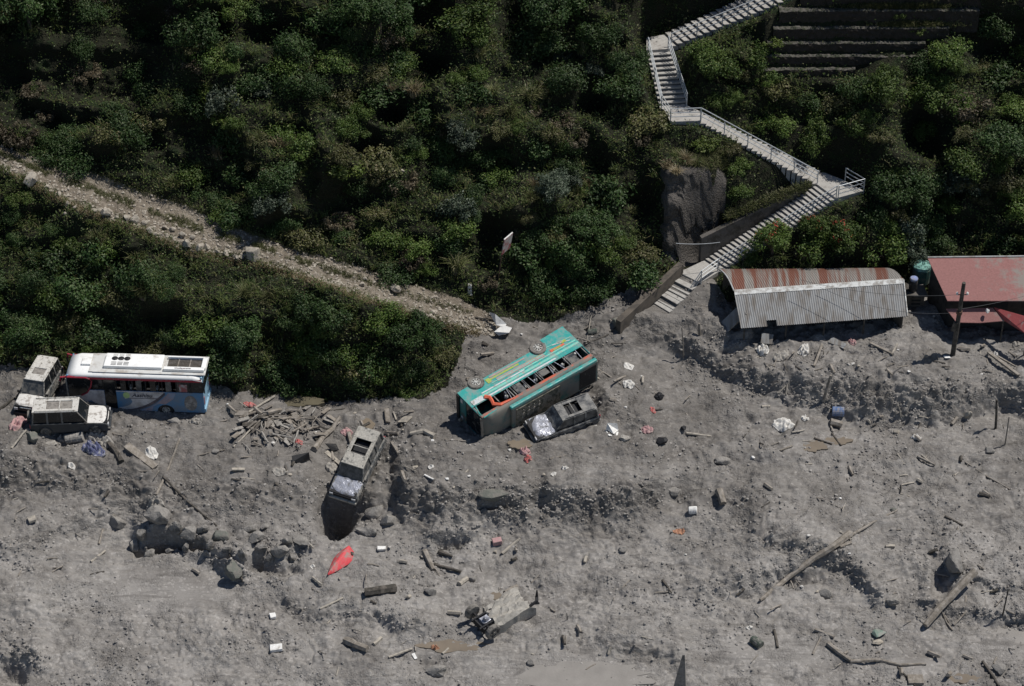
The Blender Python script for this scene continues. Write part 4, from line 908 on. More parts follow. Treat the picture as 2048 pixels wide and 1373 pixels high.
# ---------------------------------------------------------------- cars
def make_car(root, Lc, W, H, c):
    """local: x forward, y left, z up. boxy off-road car with its own parts"""
    hx = Lc/2; hw = W/2; zb, zs_, zt_ = .32, H*.56, H
    xh = hx-c.get('hood', 1.25)            # windscreen base
    xr = -hx+c.get('tail', .12)
    wr = c.get('wr', .36); arches = [(hx-.85, wr+.07), (-hx+.9, wr+.07)]
    body, roof, hood, rg = c['paint'], c['roof'], c['hoodm'], c.get('rough', 0)
    pr = arch_profile(-hx, hx, zb, zs_, arches); pr[-2] = (hx-.06, zs_-.12); pr.insert(-1, (xh, zs_))
    for s in (-1,1): b = MB(); b.prism(pr, s*hw, s*(hw-.12), 'y'); b.build('body_side', M[c.get('side', body)], root, rough=rg, bevel=.055)
    b = MB(); b.box((0,0,(zb+zs_)/2-.02), (Lc-.1, W-.2, zs_-zb-.1)); b.build('body_core', M['black'], root)
    b = MB(); b.box((-hx+.03,0,(zb+zs_)/2), (.1, W-.1, zs_-zb)); b.build('tailgate', M[body], root, bevel=.02)
    # hood: gridded so that it can crumple
    b = MB(); n = 7; vs = []
    for i in range(n+1):
        for j in range(n+1):
            x = xh+.02+(hx-.02-xh)*i/n; y = (-hw+.05)+(W-.1)*j/n
            z = zs_+.04-.10*(i/n)**2-.05*(2*j/n-1)**4-(.12 if i == n else 0)
            vs.append((x+random.uniform(-1,1)*rg-.12*abs(2*j/n-1)**3*(i/n), y*(1-.07*(i/n)**3)+random.uniform(-1,1)*rg, z+random.uniform(-1,1)*rg*2.2))
    b.add(vs, [(i*(n+1)+j, (i+1)*(n+1)+j, (i+1)*(n+1)+j+1, i*(n+1)+j+1) for i in range(n) for j in range(n)])
    b.build('hood', M[hood], root, smooth=True)
    # cabin frame: pillars + roof, dark windows inside
    iw = hw-.1; tw = hw-.2; xw = xh-.55 if c.get('rake', 1) else xh-.25
    for s in (-1,1):
        b = MB(); b.tube([(xh, s*iw, zs_), (xw, s*tw, zt_-.04)], .045, 5); b.build('pillar', M[c.get('pillarm', c.get('side', body))], root)
        b = MB(); b.tube([(xr+.03, s*iw, zs_), (xr+.12, s*tw, zt_-.04)], .06, 5); b.build('pillar', M[c.get('pillarm', c.get('side', body))], root)
        for f_ in c.get('pillars', (.36, .68)):
            b = MB(); xx = xr+(xw-xr)*f_; b.box((xx, s*(iw+tw)/2, (zs_+zt_)/2), (.12, .05, zt_-zs_+.02), Matrix.Rotation(R(8*s),3,'X')); b.build('pillar', M[c.get('pillarm', c.get('side', body))], root)
    gl = [(xh-.02, iw-.03, zs_), (xw+.0, tw-.03, zt_-.05), (xr+.14, tw-.03, zt_-.05), (xr+.05, iw-.03, zs_)]
    for s in (-1,1):
        q = [(x, s*y, z) for x,y,z in gl]; b = MB(); b.quad(*q); b.build('side_window', M[c.get('glass','glass')], root)
    b = MB(); b.quad((xh, -iw+.03, zs_+.01), (xh, iw-.03, zs_+.01), (xw+.02, tw-.03, zt_-.05), (xw+.02, -tw+.03, zt_-.05)); b.build('windscreen', M[c.get('wglass','glass')], root)
    b = MB(); b.quad((xr+.03, iw-.03, zs_+.01), (xr+.03, -iw+.03, zs_+.01), (xr+.11, -tw+.03, zt_-.05), (xr+.11, tw-.03, zt_-.05)); b.build('rear_window', M['glass'], root)
    # roof with sunroof opening(s): strips around holes
    b = MB(); x0_, x1_ = xr+.06, xw+.05; hole = c.get('hole')
    if hole:
        a0, a1, b0, b1 = x0_+(x1_-x0_)*hole[0], x0_+(x1_-x0_)*hole[1], -tw*hole[2], tw*hole[2]
        for (p, q, r_, s_) in ((x0_,a0,-tw,tw),(a1,x1_,-tw,tw),(a0,a1,-tw,b0),(a0,a1,b1,tw)): b.box(((p+q)/2,(r_+s_)/2,zt_), (q-p+.004, s_-r_+.004, .07))
    else: b.box(((x0_+x1_)/2,0,zt_), (x1_-x0_, tw*2, .07))
    b.build('roof', M[roof], root, rough=rg*.6, bevel=.03)
    if hole:
        h_ = MB(); h_.box(((a0+a1)/2,0,zt_-c.get('hdeep', .06)), (a1-a0-.02, b1-b0-.02, .02)); so_ = h_.build('sunroof', M[c.get('holem','black')], root)
        if c.get('bar', True): bb_ = MB(); bb_.box(((a0+a1)/2+.02,0,zt_+.02), (.05, b1-b0, .05)); bb_.build('sunroof_bar', M[roof], so_)
    if c.get('rails', True):
        for s in (-1,1): b = MB(); b.tube([(x0_+.15,s*(tw-.06),zt_+.09),(x1_-.2,s*(tw-.06),zt_+.09)], .025, 5); b.tube([(x0_+.2,s*(tw-.06),zt_),(x0_+.2,s*(tw-.06),zt_+.09)], .02, 4); b.build('roof_rail', M[roof], root)
    # front
    b = MB(); b.box((hx-.02,0,.75), (.08, W-.65, .22)); b.build('grille', M['black'], root)
    b = MB(); b.box((hx+.05,0,.45), (.16, W-.04, .2)); b.build('front_bumper', M[c.get('bump', body)], root, bevel=.04)
    b = MB(); b.box((-hx-.05,0,.45), (.14, W-.04, .2)); b.build('rear_bumper', M[c.get('bump', body)], root, bevel=.04)
    for s in (-1,1):
        b = MB(); b.box((hx-.0, s*(hw-.2), .76), (.08,.26,.18)); b.build('headlight', M['headlight'], root, bevel=.03)
        b = MB(); b.box((-hx-.02, s*(hw-.1), .85), (.05,.12,.3)); b.build('tail_light', M['pink_light'], root)
        if c.get('mirrors', True): b = MB(); b.box((xh-.1, s*(hw+.08), zs_+.08), (.1,.2,.14)); b.build('mirror', M['black'], root, bevel=.03)
        for ax_, r_ in arches:
            wheel(root, ax_, s*(hw-.13), wr, wr, .22, c.get('tyre','tyre'), c.get('rimm','tyre'), 6)
            f_ = MB(); f_.tube([(ax_+(wr+.09)*math.cos(a), s*(hw+.01), wr+(wr+.09)*math.sin(a)-.02) for a in np.linspace(0,math.pi,9)], .035, 5); f_.build('wheel_arch', M[c.get('side', body)], root)
    if c.get('spare'):
        w_ = MB(); lathe(w_, (-hx-.14,.1,.95), [(.2,-.1),(.34,-.1),(.34,.1),(.2,.1)], 16, 0, Matrix.Rotation(R(90),3,'Y')); w_.build('spare_wheel', M['tyre'], root)
def place_car(name, label, px, py, fwd, up, sink, Lc, W, H, c, cat='car'):
    p = at_z(px, py, hit(px, py)[0].z) ; o = Vector(p)-Vector(up).normalized()*sink
    rt = empty(name, mat=frame(o, fwd, up)); tag(rt, label, cat); make_car(rt, Lc, W, H, c); return rt
place_car('grey_jeep', 'dark grey off-road car with two panel sunroof parked beside the white bus, facing right', 143, 849, (1,.05,0), (0,-.02,1), .22, 4.85, 1.8, 1.85,
    dict(paint='suv_grey', roof='suv_roofmud', hoodm='suv_white', hole=(.3,.86,.55), holem='mudcake', hdeep=.03, spare=True, pillarm='tyre_mud', rake=1, hood=1.3, pillars=(.34,.66)))
place_car('white_pickup', 'dirty white high roofed car nose to the viewer, wedged between bushes and the bus', 80, 792, (-.23,-.97,-.02), (0,0,1), .15, 4.3, 1.75, 1.85,
    dict(paint='suv_white', side='suv_side', roof='suv_roofmud', hoodm='suv_white', hole=(.5,.75,.6), holem='mudcake', hdeep=.03, bar=False, hood=1.15, wglass='glass_mud', bump='black', rough=.008))
place_car('crushed_car', 'crushed black car with open sunroof pinned against the roof of the teal bus', 1124, 848, (-.89,-.44,-.05), (.08,-.22,1), .3, 4.5, 1.8, 1.65,
    dict(paint='suv_black', roof='suv_black', hoodm='suv_silver', hole=(.38,.78,.62), hdeep=.25, hood=1.35, glass='glass_mud', wglass='suv_black', rough=.035, bump='suv_black', mirrors=False))
pd_ = hit(742, 945)[0]
rt = empty('muddy_car', mat=frame(pd_+Vector((-.75,-.35,.35)), (-.36,-.88,-.30), (-.04,-.30,1))); tag(rt, 'mud caked grey car hanging nose down over a dark hole, windscreen facing the viewer', 'car')
make_car(rt, 4.8, 1.9, 1.75, dict(paint='suv_mud', side='suv_side', roof='suv_mud', hoodm='suv_silver', hole=(.3,.68,.68), hdeep=.3, hood=1.25, wglass='glass_mud', glass='glass_mud', rough=.025, bump='suv_mud'))
# upside-down truck wreck, low centre
pw = hit(1003, 1238)[0]
wk = empty('overturned_truck', mat=frame(pw+Vector((0,0,.3)), (-.78,-.62,-.05), (0,-.1,1))); tag(wk, 'overturned truck wreck half sunk in mud with two wheels and a dark engine exposed', 'truck')
b = MB(); n = 10; vs = []
for i in range(n+1):
    for j in range(n+1):
        x = -1.7+2.5*i/n; y = -.95+1.9*j/n; z = .62-.18*abs(2*j/n-1)**3-.2*max(0,.15-i/n)/.15+.1*math.sin(j*1.9+i*.7)+random.uniform(-.07,.07); vs.append((x+random.uniform(-.07,.07)-.35*abs(2*j/n-1)**2*(i<3)*(1-i/3)+.2*(j/n), y*(1-.12*(i/n))+random.uniform(-.05,.05), z))
b.add(vs, [(i*(n+1)+j, (i+1)*(n+1)+j, (i+1)*(n+1)+j+1, i*(n+1)+j+1) for i in range(n) for j in range(n)])
rim_ = [i*(n+1) for i in range(n+1)]+[n*(n+1)+j for j in range(1,n+1)]+[i*(n+1)+n for i in range(n-1,-1,-1)]+[j for j in range(n-1,0,-1)]
bs = len(vs); b.add([(vs[i][0], vs[i][1], -.5) for i in rim_], [])
b.f += [(rim_[k], rim_[(k+1)%len(rim_)], bs+(k+1)%len(rim_), bs+k) for k in range(len(rim_))]; b.mi += [0]*len(rim_)
b.build('cab_shell', M['mudshell'], wk)
b = MB(); b.tube([(1.45,-1.0,.45),(1.45,1.0,.45)], .09, 7)
for s in (-.4,.4): b.box((1.2,s,.5), (1.5,.1,.16))
b.build('axle', M['black'], wk)
for s in (-1,1): wheel(wk, 1.45, s*1.0, .48, .5, .3, 'tyre_mud', 'tyre_mud', 5)
b = MB(); b.box((1.25,0,.35), (.7,.6,.5), taper=.8); b.tube([(1.1,.1,.6),(1.4,.1,.75)], .14, 8); b.build('engine', M['suv_silver'], wk, bevel=.04, rough=.02)
b = MB(); b.box((1.72,.05,.3), (.1,1.1,.4)); b.build('radiator', M['black'], wk)
b = MB(); b.tube([(-1.6,.7,.3),(-2.1,.75,.45),(-2.3,.5,.5),(-2.35,.45,1.0)], [.1,.12,.1,.04], 6); b.tube([(-1.8,.6,.3),(-2.25,.8,.2)], .08, 5); b.build('bent_bar', M['black'], wk)
# ---------------------------------------------------------------- debris in the mud
M['rock'] = mat('grey_rock', (.25,.235,.215), .95, spots=(.15,.14,.128), spot_scale=2.5, spot_lo=.48, spot_hi=.65, bump=.8, bump_scale=9, var=.2)
M['mudblock'] = mat('mud_block', (.25,.234,.214), .95, spots=(.12,.112,.1), spot_scale=2.5, bump=1, bump_scale=8, var=.2)
M['rock_dark'] = mat('dark_green_rock', (.14,.145,.125), .9, spots=(.18,.17,.15), spot_scale=3, bump=.8, bump_scale=9)
M['rock_pale'] = mat('pale_rock', (.4,.36,.3), .95, spots=(.25,.22,.18), spot_scale=4, bump=.5, bump_scale=12)
M['cloth_pink'] = mat('pink_cloth', (.42,.25,.25), .9, spots=(.35,.28,.25), spot_scale=5, spot_lo=.5, spot_hi=.65)
M['cloth_blue'] = mat('blue_cloth', (.1,.11,.2), .9, spots=(.33,.33,.35), spot_scale=4, spot_lo=.5, spot_hi=.6)
M['cloth_white'] = mat('white_sacking', (.62,.6,.56), .9, spots=(.3,.28,.25), spot_scale=6, spot_lo=.5, spot_hi=.65)
M['cloth_mud'] = mat('muddy_sacking', (.33,.31,.28), .95, spots=(.2,.185,.165), spot_scale=6)
M['red_hull'] = mat('red_plastic_shell', (.6,.07,.08), .6, spots=(.33,.25,.22), spot_scale=2.2, spot_lo=.47, spot_hi=.64)
M['red'] = mat('faded_red_plastic', (.5,.13,.12), .7, spots=(.3,.2,.18), spot_scale=6)
M['blue'] = mat('blue_drum_plastic', (.11,.17,.31), .5, spots=(.26,.25,.25), spot_scale=5)
M['orange_p'] = mat('orange_clay', (.36,.19,.12), .8)
M['green_p'] = mat('pale_green_plastic', (.16,.22,.18), .7, spots=(.25,.25,.22), spot_scale=5)
M['darkgreen'] = mat('dark_green_metal', (.06,.075,.06), .6, spots=(.2,.19,.17), spot_scale=5)
def water_mat(name, col, rough=.12):
    m = bpy.data.materials.new(name); m.use_nodes = True; n = m.node_tree.nodes; l = m.node_tree.links; b = n['Principled BSDF']
    b.inputs['Roughness'].default_value = rough; ge = n.new('ShaderNodeNewGeometry')
    nz = n.new('ShaderNodeTexNoise'); nz.inputs['Scale'].default_value = 1.2; nz.inputs['Detail'].default_value = 5; l.new(ge.outputs['Position'], nz.inputs['Vector'])
    mx = n.new('ShaderNodeMix'); mx.data_type = 'RGBA'; mx.inputs[6].default_value = [x*.75 for x in col]+[1]; mx.inputs[7].default_value = [x*1.2 for x in col]+[1]; l.new(nz.outputs['Fac'], mx.inputs[0]); l.new(mx.outputs[2], b.inputs['Base Color'])
    n2 = n.new('ShaderNodeTexNoise'); n2.inputs['Scale'].default_value = 9; l.new(ge.outputs['Position'], n2.inputs['Vector'])
    bp = n.new('ShaderNodeBump'); bp.inputs['Distance'].default_value = .01; l.new(n2.outputs['Fac'], bp.inputs['Height']); l.new(bp.outputs[0], b.inputs['Normal']); return m
M['water_olive'] = water_mat('olive_puddle_water', (.13,.115,.08)); M['water_brown'] = water_mat('brown_puddle_water', (.2,.165,.125)); M['water_grey'] = water_mat('grey_silt_water', (.25,.232,.21), .45)
_ico = {}
def ico(sub=3):
    if sub not in _ico:
        bm = bmesh.new(); bmesh.ops.create_icosphere(bm, subdivisions=sub, radius=1); bm.verts.ensure_lookup_table()
        _ico[sub] = (np.array([v.co[:] for v in bm.verts]), [tuple(v.index for v in f.verts) for f in bm.faces]); bm.free()
    return _ico[sub]
def rock_verts(seed, sub=3, ang=.28):
    v, f = ico(sub); s = seed*3.7
    d = 1+ang*perlin(v[:,0]*1.1+s, v[:,1]*1.1+v[:,2]*.9, seed % 50)*1.6+ang*.5*perlin(v[:,0]*2.7+v[:,2]*2+s, v[:,1]*2.7-v[:,2], (seed+7) % 50)+.05*perlin(v[:,0]*7+s, v[:,1]*7+v[:,2]*6, 3)
    w_ = v*d[:,None]
    rs = np.random.default_rng(seed)
    for k in range(9):      # facet cuts
        n_ = rs.normal(size=3); n_ /= np.linalg.norm(n_); t = w_@n_; lim = .55+.2*rs.random(); w_ = w_-np.outer(np.clip(t-lim, 0, None), n_)*.97
    return w_, f
_seed = [10]
def rock(px, py, sx, sy, sz, m, label, rot=0, tilt=0, lift=.3, group=None, cat='boulder', name='boulder', at=None):
    _seed[0] += 1; v, f = rock_verts(_seed[0]); p = at if at is not None else hit(px, py)[0]
    mm = Matrix.Rotation(R(rot), 3, 'Z') @ Matrix.Rotation(R(tilt), 3, 'X') @ Matrix.Diagonal((sx, sy, sz))
    b = MB(); b.add([mm @ Vector(q) for q in v], f); o = b.build(name, M[m], smooth=False)
    o.location = p+Vector((0,0,sz*lift)); return tag(o, label, cat, group)
def pole(pts, r, m, label, cat='pole', name='wooden_pole', lift=.0, group=None, n=7, bend=.02, lifts=None, sag=None):
    """pts: photo points laid on the ground; lifts: extra heights"""
    P_ = []
    for i, q in enumerate(pts):
        h = hit(*q)[0].copy(); z = (lifts[i] if lifts else lift)
        if z: h = at_z(q[0], q[1], at_h(q[0], q[1], z))
        P_.append(h+Vector((0,0,(r if not isinstance(r, list) else max(r))*.7)))
    full = []
    for i in range(len(P_)-1):
        k = max(2, int((P_[i+1]-P_[i]).length/.5)) if (P_[i+1]-P_[i]).length < 12 else 8
        for j in range(k):
            q = P_[i].lerp(P_[i+1], j/k); full.append(q+Vector((random.uniform(-1,1), random.uniform(-1,1), random.uniform(-.5,1)))*bend*(1 if (i or j) else 0))
    full.append(P_[-1]); o0 = full[0].copy()
    rr = r if isinstance(r, list) else [r, r*.8]; rs = [rr[0]+(rr[-1]-rr[0])*i/(len(full)-1) for i in range(len(full))]
    rs = [a*random.uniform(.9,1.1) for a in rs]
    b = MB(); b.tube([p-o0 for p in full], rs, n); o = b.build(name, M[m], smooth=False); o.location = o0; return tag(o, label, cat, group)
def at_h(px, py, h):
    """height such that the point on the ray through the pixel stands h above the ground below it"""
    p = hit(px, py)[0]; s0 = (p-CAMP).length; d = ray(px, py).normalized()
    lo_, hi_ = 0, 14
    for _ in range(18):
        m_ = (lo_+hi_)/2; q = p-d*m_
        if q.z-gz(q.x, q.y) < h: lo_ = m_
        else: hi_ = m_
    return (p-d*lo_).z
def plank(px1, py1, px2, py2, wd, th, m, label, cat='plank', name='plank', lift=.05, roll=0, group=None, l2=None):
    a = hit(px1, py1)[0]+Vector((0,0,lift)); c = hit(px2, py2)[0]+Vector((0,0,lift if l2 is None else l2)); d = (c-a)
    s = Vector((d.y, -d.x, 0)).normalized(); s = Matrix.Rotation(R(roll), 3, d) @ s; u = s.cross(d).normalized()*th; b = MB(); h = s*wd/2
    q = [-h, -h*random.uniform(.8,1)+d, h*random.uniform(.8,1)+d*random.uniform(.94,1), h]
    b.add([x-u/2 for x in q]+[x+u/2 for x in q], [(0,1,2,3),(7,6,5,4),(0,4,5,1),(1,5,6,2),(2,6,7,3),(3,7,4,0)])
    o = b.build(name, M[m], bevel=.03 if th > .15 else 0, rough=.012 if th > .1 else 0); o.location = a; return tag(o, label, cat, group)
def heap(px, py, w_, d_, h_, m, label, cat='cloth', name='cloth_heap', folds=5, seed=None, rot=0, jag=.0, n=18, group=None):
    """crumpled cloth or sheet lying on the ground"""
    _seed[0] += 1; sd_ = _seed[0]; c = hit(px, py)[0]; b = MB(); vs = []; ang = R(rot)
    for i in range(n+1):
        for j in range(n+1):
            u, v = 2*i/n-1, 2*j/n-1; k = 1+.28*float(perlin(np.array(math.atan2(v,u)*1.5+sd_), np.array(.5), 2))+jag*random.uniform(-1,1)*(abs(u)>.9 or abs(v)>.9)
            x, y = u*math.sqrt(1-v*v/2)*w_/2*k, v*math.sqrt(1-u*u/2)*d_/2*k
            r2 = min(1, u*u+v*v); z = h_*(1-r2)**.5*(.6+1.3*float(perlin(np.array(x*folds/w_*1.6+sd_), np.array(y*folds/d_*.9), 4)))+.035*math.sin(x*folds*5+y*3)
            xr_, yr_ = x*math.cos(ang)-y*math.sin(ang), x*math.sin(ang)+y*math.cos(ang)
            gzz = gz(c.x+xr_, c.y+yr_)-c.z; vs.append((xr_, yr_, max(gzz, -.3)+.03+max(0, z)))
    b.add(vs, [(i*(n+1)+j, (i+1)*(n+1)+j, (i+1)*(n+1)+j+1, i*(n+1)+j+1) for i in range(n) for j in range(n)])
    o = b.build(name, M[m], smooth=True); o.location = c
    md = o.modifiers.new('thick', 'SOLIDIFY'); md.thickness = .025; return tag(o, label, cat, group)
def drum(px, py, px2, py2, r, m, label, cat='drum', name='drum', capm=None, lift=0):
    a, c = hit(px, py)[0], hit(px2, py2)[0]; d = c-a; b = MB(); up_ = Vector((0,0,r*.6+lift)); q = Vector((0,0,1)).rotation_difference(d).to_matrix(); Ln = d.length
    root = empty(name, a+up_); tag(root, label, cat)
    lathe(b, (0,0,0), [(r*.9,0),(r,.03),(r,Ln*.33),(r*1.05,Ln*.35),(r,Ln*.37),(r,Ln*.66),(r*1.05,Ln*.68),(r,Ln*.7),(r,Ln-.03),(r*.9,Ln)], 16, 0, q); b.build('shell', M[m], root, smooth=False)
    b = MB(); lathe(b, (0,0,0), [(r*.8,-.015),(r*.85,.01)], 14, 0, q); b.build('end_cap', M[capm or m], root); return root
def puddle(px, py, rx, ry, m, name='puddle', seed=1, rot=0):
    c = hit(px, py)[0]; hs2 = [hit(px+rx*.7*math.cos(a), py+ry*.7*math.sin(a))[0].z for a in np.linspace(0,6.28,12)]; z = float(np.median(hs2+[c.z]))+.025; vs = []
    n = 60
    for k in range(n):
        a = 2*math.pi*k/n; f_ = 1+.5*float(perlin(np.array(math.cos(a)*1.6+seed), np.array(math.sin(a)*1.6), 3))+.3*float(perlin(np.array(math.cos(a)*4+seed), np.array(math.sin(a)*4), 6)); vs.append(at_z(px+rx*f_*math.cos(a), py+ry*f_*math.sin(a), z))
    b = MB(); b.slab(vs, .3); return tag(b.build(name, M[m]), kind='structure')
puddle(572, 803, 66, 12, 'water_olive', seed=2); puddle(735, 845, 13, 19, 'water_brown', seed=5); puddle(1040, 888, 22, 10, 'water_brown', seed=8)
puddle(1620, 892, 34, 11, 'water_brown', seed=11); puddle(1675, 882, 26, 8, 'water_brown', seed=14); puddle(905, 1292, 62, 12, 'water_brown', seed=17)
puddle(1930, 1357, 34, 9, 'water_brown', seed=23); puddle(2025, 1278, 40, 24, 'water_grey', seed=31); puddle(990, 1192, 12, 8, 'water_brown', seed=29); puddle(1150, 1352, 150, 26, 'water_grey', seed=26)

LM = [(143,849,'the grey jeep'),(80,792,'the dirty white car'),(300,838,'the white bus'),(188,906,'the blue cloth heap'),(303,906,'the torn white sack'),(345,1075,'the left crater'),(470,1148,'the dark green boulder'),(560,843,'the driftwood tangle'),(572,803,'the olive puddle'),(735,845,'the small brown puddle'),(720,950,'the muddy car'),(680,1128,'the red shell'),(760,1183,'the thick hollow log'),(550,1300,'the larger white block'),(545,1236,'the small white block'),(1000,1240,'the overturned truck'),(905,1292,'the brown bottom puddle'),(985,992,'the dark overhanging slab'),(858,1125,'the thick short log'),(1020,1092,'the pale pole'),(1050,912,'the pink parcel'),(960,860,'the teal bus front'),(1150,700,'the teal bus rear'),(1124,848,'the crushed car'),(1225,858,'the folded white board'),(1258,733,'the flat white sheet'),(1257,769,'the crumpled white bag'),(1318,797,'the dark bundle'),(1325,885,'the black bag'),(1395,870,'the black ball'),(1446,1000,'the single grey log'),(1385,1024,'the white and black tub'),(1357,1067,'the reddish scrap'),(1300,620,'the stair foot'),(1500,690,'the shed left end'),(1565,710,'the white sacks'),(1704,690,'the small pink bag'),(1763,702,'the straight timber'),(1905,712,'the utility pole'),(2005,733,'the long timber'),(1646,790,'the timber post'),(1568,849,'the folded white sheet'),(1676,829,'the blue drum'),(1640,888,'the right brown puddle'),(1992,858,'the two stakes'),(1832,875,'the far right white scrap'),(1980,905,'the angular rock'),(1900,920,'the grey stick pair'),(1650,1100,'the driftwood trunk'),(1900,1200,'the fallen beam'),(1510,1285,'the dark green pot'),(1755,1270,'the green lid'),(1780,1325,'the long bottom root'),(1830,1366,'the muddy crate'),(1356,1340,'the pointed trunk'),(1000,650,'the white boards')]
def near(px, py):
    d, x, y, n_ = min((math.hypot(px-x, (py-y)*1.3), x, y, n_) for x, y, n_ in LM); dx, dy = px-x, py-y
    far_ = 'close' if d < 45 else ('a little' if d < 90 else 'well')
    v_ = 'above' if dy < 0 else 'below'; h_2 = 'left' if dx < 0 else 'right'
    if abs(dy)*1.3 > 2*abs(dx): w_2 = v_
    elif abs(dx) > 2*abs(dy)*1.3: w_2 = h_2+' of'
    else: w_2 = v_+' and '+h_2+' of'
    return far_+' '+w_2+' '+n_
CN = {'wood':'grey','wood_dark':'dark','wood_pale':'pale','cloth_mud':'mud grey','white':'white','rock_pale':'pale','cloth_white':'dirty white'}
# boulders
for a in [
 (748,1028,.75,.6,.5,'rock','large grey boulder just under the right front corner of the muddy car',20),
 (735,1068,.8,.45,.4,'rock','wedge shaped boulder below the black pit under the muddy car',-15),
 (778,1044,.5,.6,.5,'rock','grey boulder leaning right of the pair below the muddy car',40),
 (470,1148,.6,.55,.75,'rock_dark','dark green grey boulder at the end of the long thin branch',10),
 (233,1046,.75,.45,.4,'rock','flat grey rock left of the ragged crater on the lower left slope',-30),
 (268,1096,.4,.35,.6,'rock','pointed rock jutting out below the flat rock left of the crater',10),
 (318,1038,1.1,.6,.7,'rock','large mud covered block on the upper lip of the left crater',0),
 (380,1070,.6,.4,.6,'rock','mud covered block hanging at the right end of the left crater lip',20),
 (440,1075,.7,.45,.4,'rock_dark','dark rock beside the thin branch, above the dark green boulder',-20),
 (560,1108,.6,.5,.55,'rock','upper lump of mud covered rock between the crater and the red shell',0),
 (510,1080,.55,.45,.5,'rock','mud covered rock on the broken bank left of the slab with a white spot',30),
 (600,1082,.65,.4,.16,'rock','thin tilted slab with a white spot at its edge, left of the black pit',-20),
 (862,1185,.4,.35,.3,'rock','dark rounded stone left of the small pale cylinder',0),
 (985,992,1.0,.45,.4,'rock_dark','dark slab overhanging the middle of the terrace edge',0),
 (1248,1100,.3,.3,.2,'rock','small lump of grey rock in the open mud right of the scattered logs',0),
 (66,878,.6,.4,.35,'rock_dark','dark stone half under the rear of the grey jeep',-30),
 (1980,905,.45,.35,.3,'rock','angular grey rock below the two stakes on the right',0),
 (1345,985,.5,.35,.3,'rock','low grey rock right of the middle terrace edge',0),
 (1235,650,.42,.4,.45,'rock_dark','dark block of stone at the lower end of the concrete kerb wall',0),
 (1445,925,.6,.4,.3,'rock','low mound like rock in the open mud above the single grey log',10),
 (1755,1285,.42,.25,.14,'rock_pale','flat pale stone under the green shell, lower right',0),
 (2000,1340,.5,.35,.3,'rock','grey rock near the lower right corner puddle',0),
 (1650,1190,.6,.3,.3,'rock','long narrow rock below the long driftwood trunk, lower right',-40),
 (1910,1130,.5,.9,.9,'rock','tall mud coated rock above the thick fallen beam, lower right',20),
 (870,1345,.7,.45,.45,'rock','largest of the stones at the bottom edge, left of the smooth grey water',0),
 (1060,1328,.3,.25,.25,'rock','small stone at the bottom edge beside the smooth grey water',0),
 (1785,1205,.4,.4,.35,'rock','grey rock at the dark foot of the lower right gully',0),
 (945,1160,.35,.3,.2,'rock','flat stone between the small pale cylinder and the overturned truck',0),
 (430,905,.35,.25,.2,'rock','small flat stone beside the pale stick below the white bus',0),
 (350,845,.5,.25,.2,'rock','slab of mud covered stone just under the rear wheel of the white bus',10)]:
    rock(a[0], a[1], a[2], a[3], a[4], a[5], a[6], rot=a[7])
for x, y, sx_, sy_, sz_, r_ in ((285,1072,.45,.35,.5,10),(300,1110,.4,.3,.35,50),(352,1062,.5,.3,.55,-20),(372,1098,.3,.3,.4,0),(405,1062,.45,.35,.4,30),(420,1095,.35,.3,.45,70),(455,1100,.4,.3,.3,15),(485,1112,.35,.3,.5,-40),(525,1098,.5,.3,.3,20),(540,1120,.3,.25,.45,60),(575,1085,.4,.3,.3,0),(585,1118,.3,.3,.3,15),(500,1060,.5,.35,.25,0),(530,1055,.3,.25,.2,40),(340,1105,.3,.2,.25,10)):
    rock(x, y, sx_, sy_, sz_, 'mudblock', ('upper' if y < 1090 else 'lower')+' mud block '+near(x, y), rot=r_, group='mud blocks along the broken left edge', cat='mud block', name='mud_block')
RK = [(62,368,.55,'round pale boulder farthest up the lower edge of the dirt road'),(213,430,.38,'pale boulder on the road edge, second from the lone upper one'),(255,441,.3,''),(270,444,.34,''),(288,450,.22,''),(300,466,.3,''),(188,425,.2,''),(233,439,.18,''),(118,392,.22,''),(135,412,.2,''),(95,378,.2,''),(365,474,.28,''),(373,495,.36,''),(400,499,.34,''),(413,498,.26,''),(345,463,.24,''),(330,458,.2,''),(452,512,.24,''),(505,518,.62,'broad flat topped pale boulder at the middle of the road edge'),(385,478,.22,''),(435,506,.18,''),(310,472,.2,''),(150,418,.17,''),(790,583,.4,'pale block lying on the lower half of the dirt road'),(865,628,.2,''),(730,560,.18,''),(725,572,.2,''),(130,430,.16,''),(475,520,.2,'')]
for x, y, s, lb in RK:
    o = rock(x, y, s*1.15, s*.85, s*.9, 'rock_pale', lb or 'one of the small pale stones lining the lower edge of the dirt road', rot=random.uniform(0,180), lift=.75, group=None if lb else 'small pale stones along the dirt road')
for x, y, s in ((1060,235,.3),(805,350,.2),(1165,60,.2)): rock(x, y, s, s*.8, s*.7, 'rock_pale', {1060:'pale stone showing through the shrubs near the top centre',805:'small pale stone in the shrubs above the road',1165:'small pale stone high in the shrubs left of the top landing'}[x], at=macro(x, y)+Vector((0,-.5,.6)))

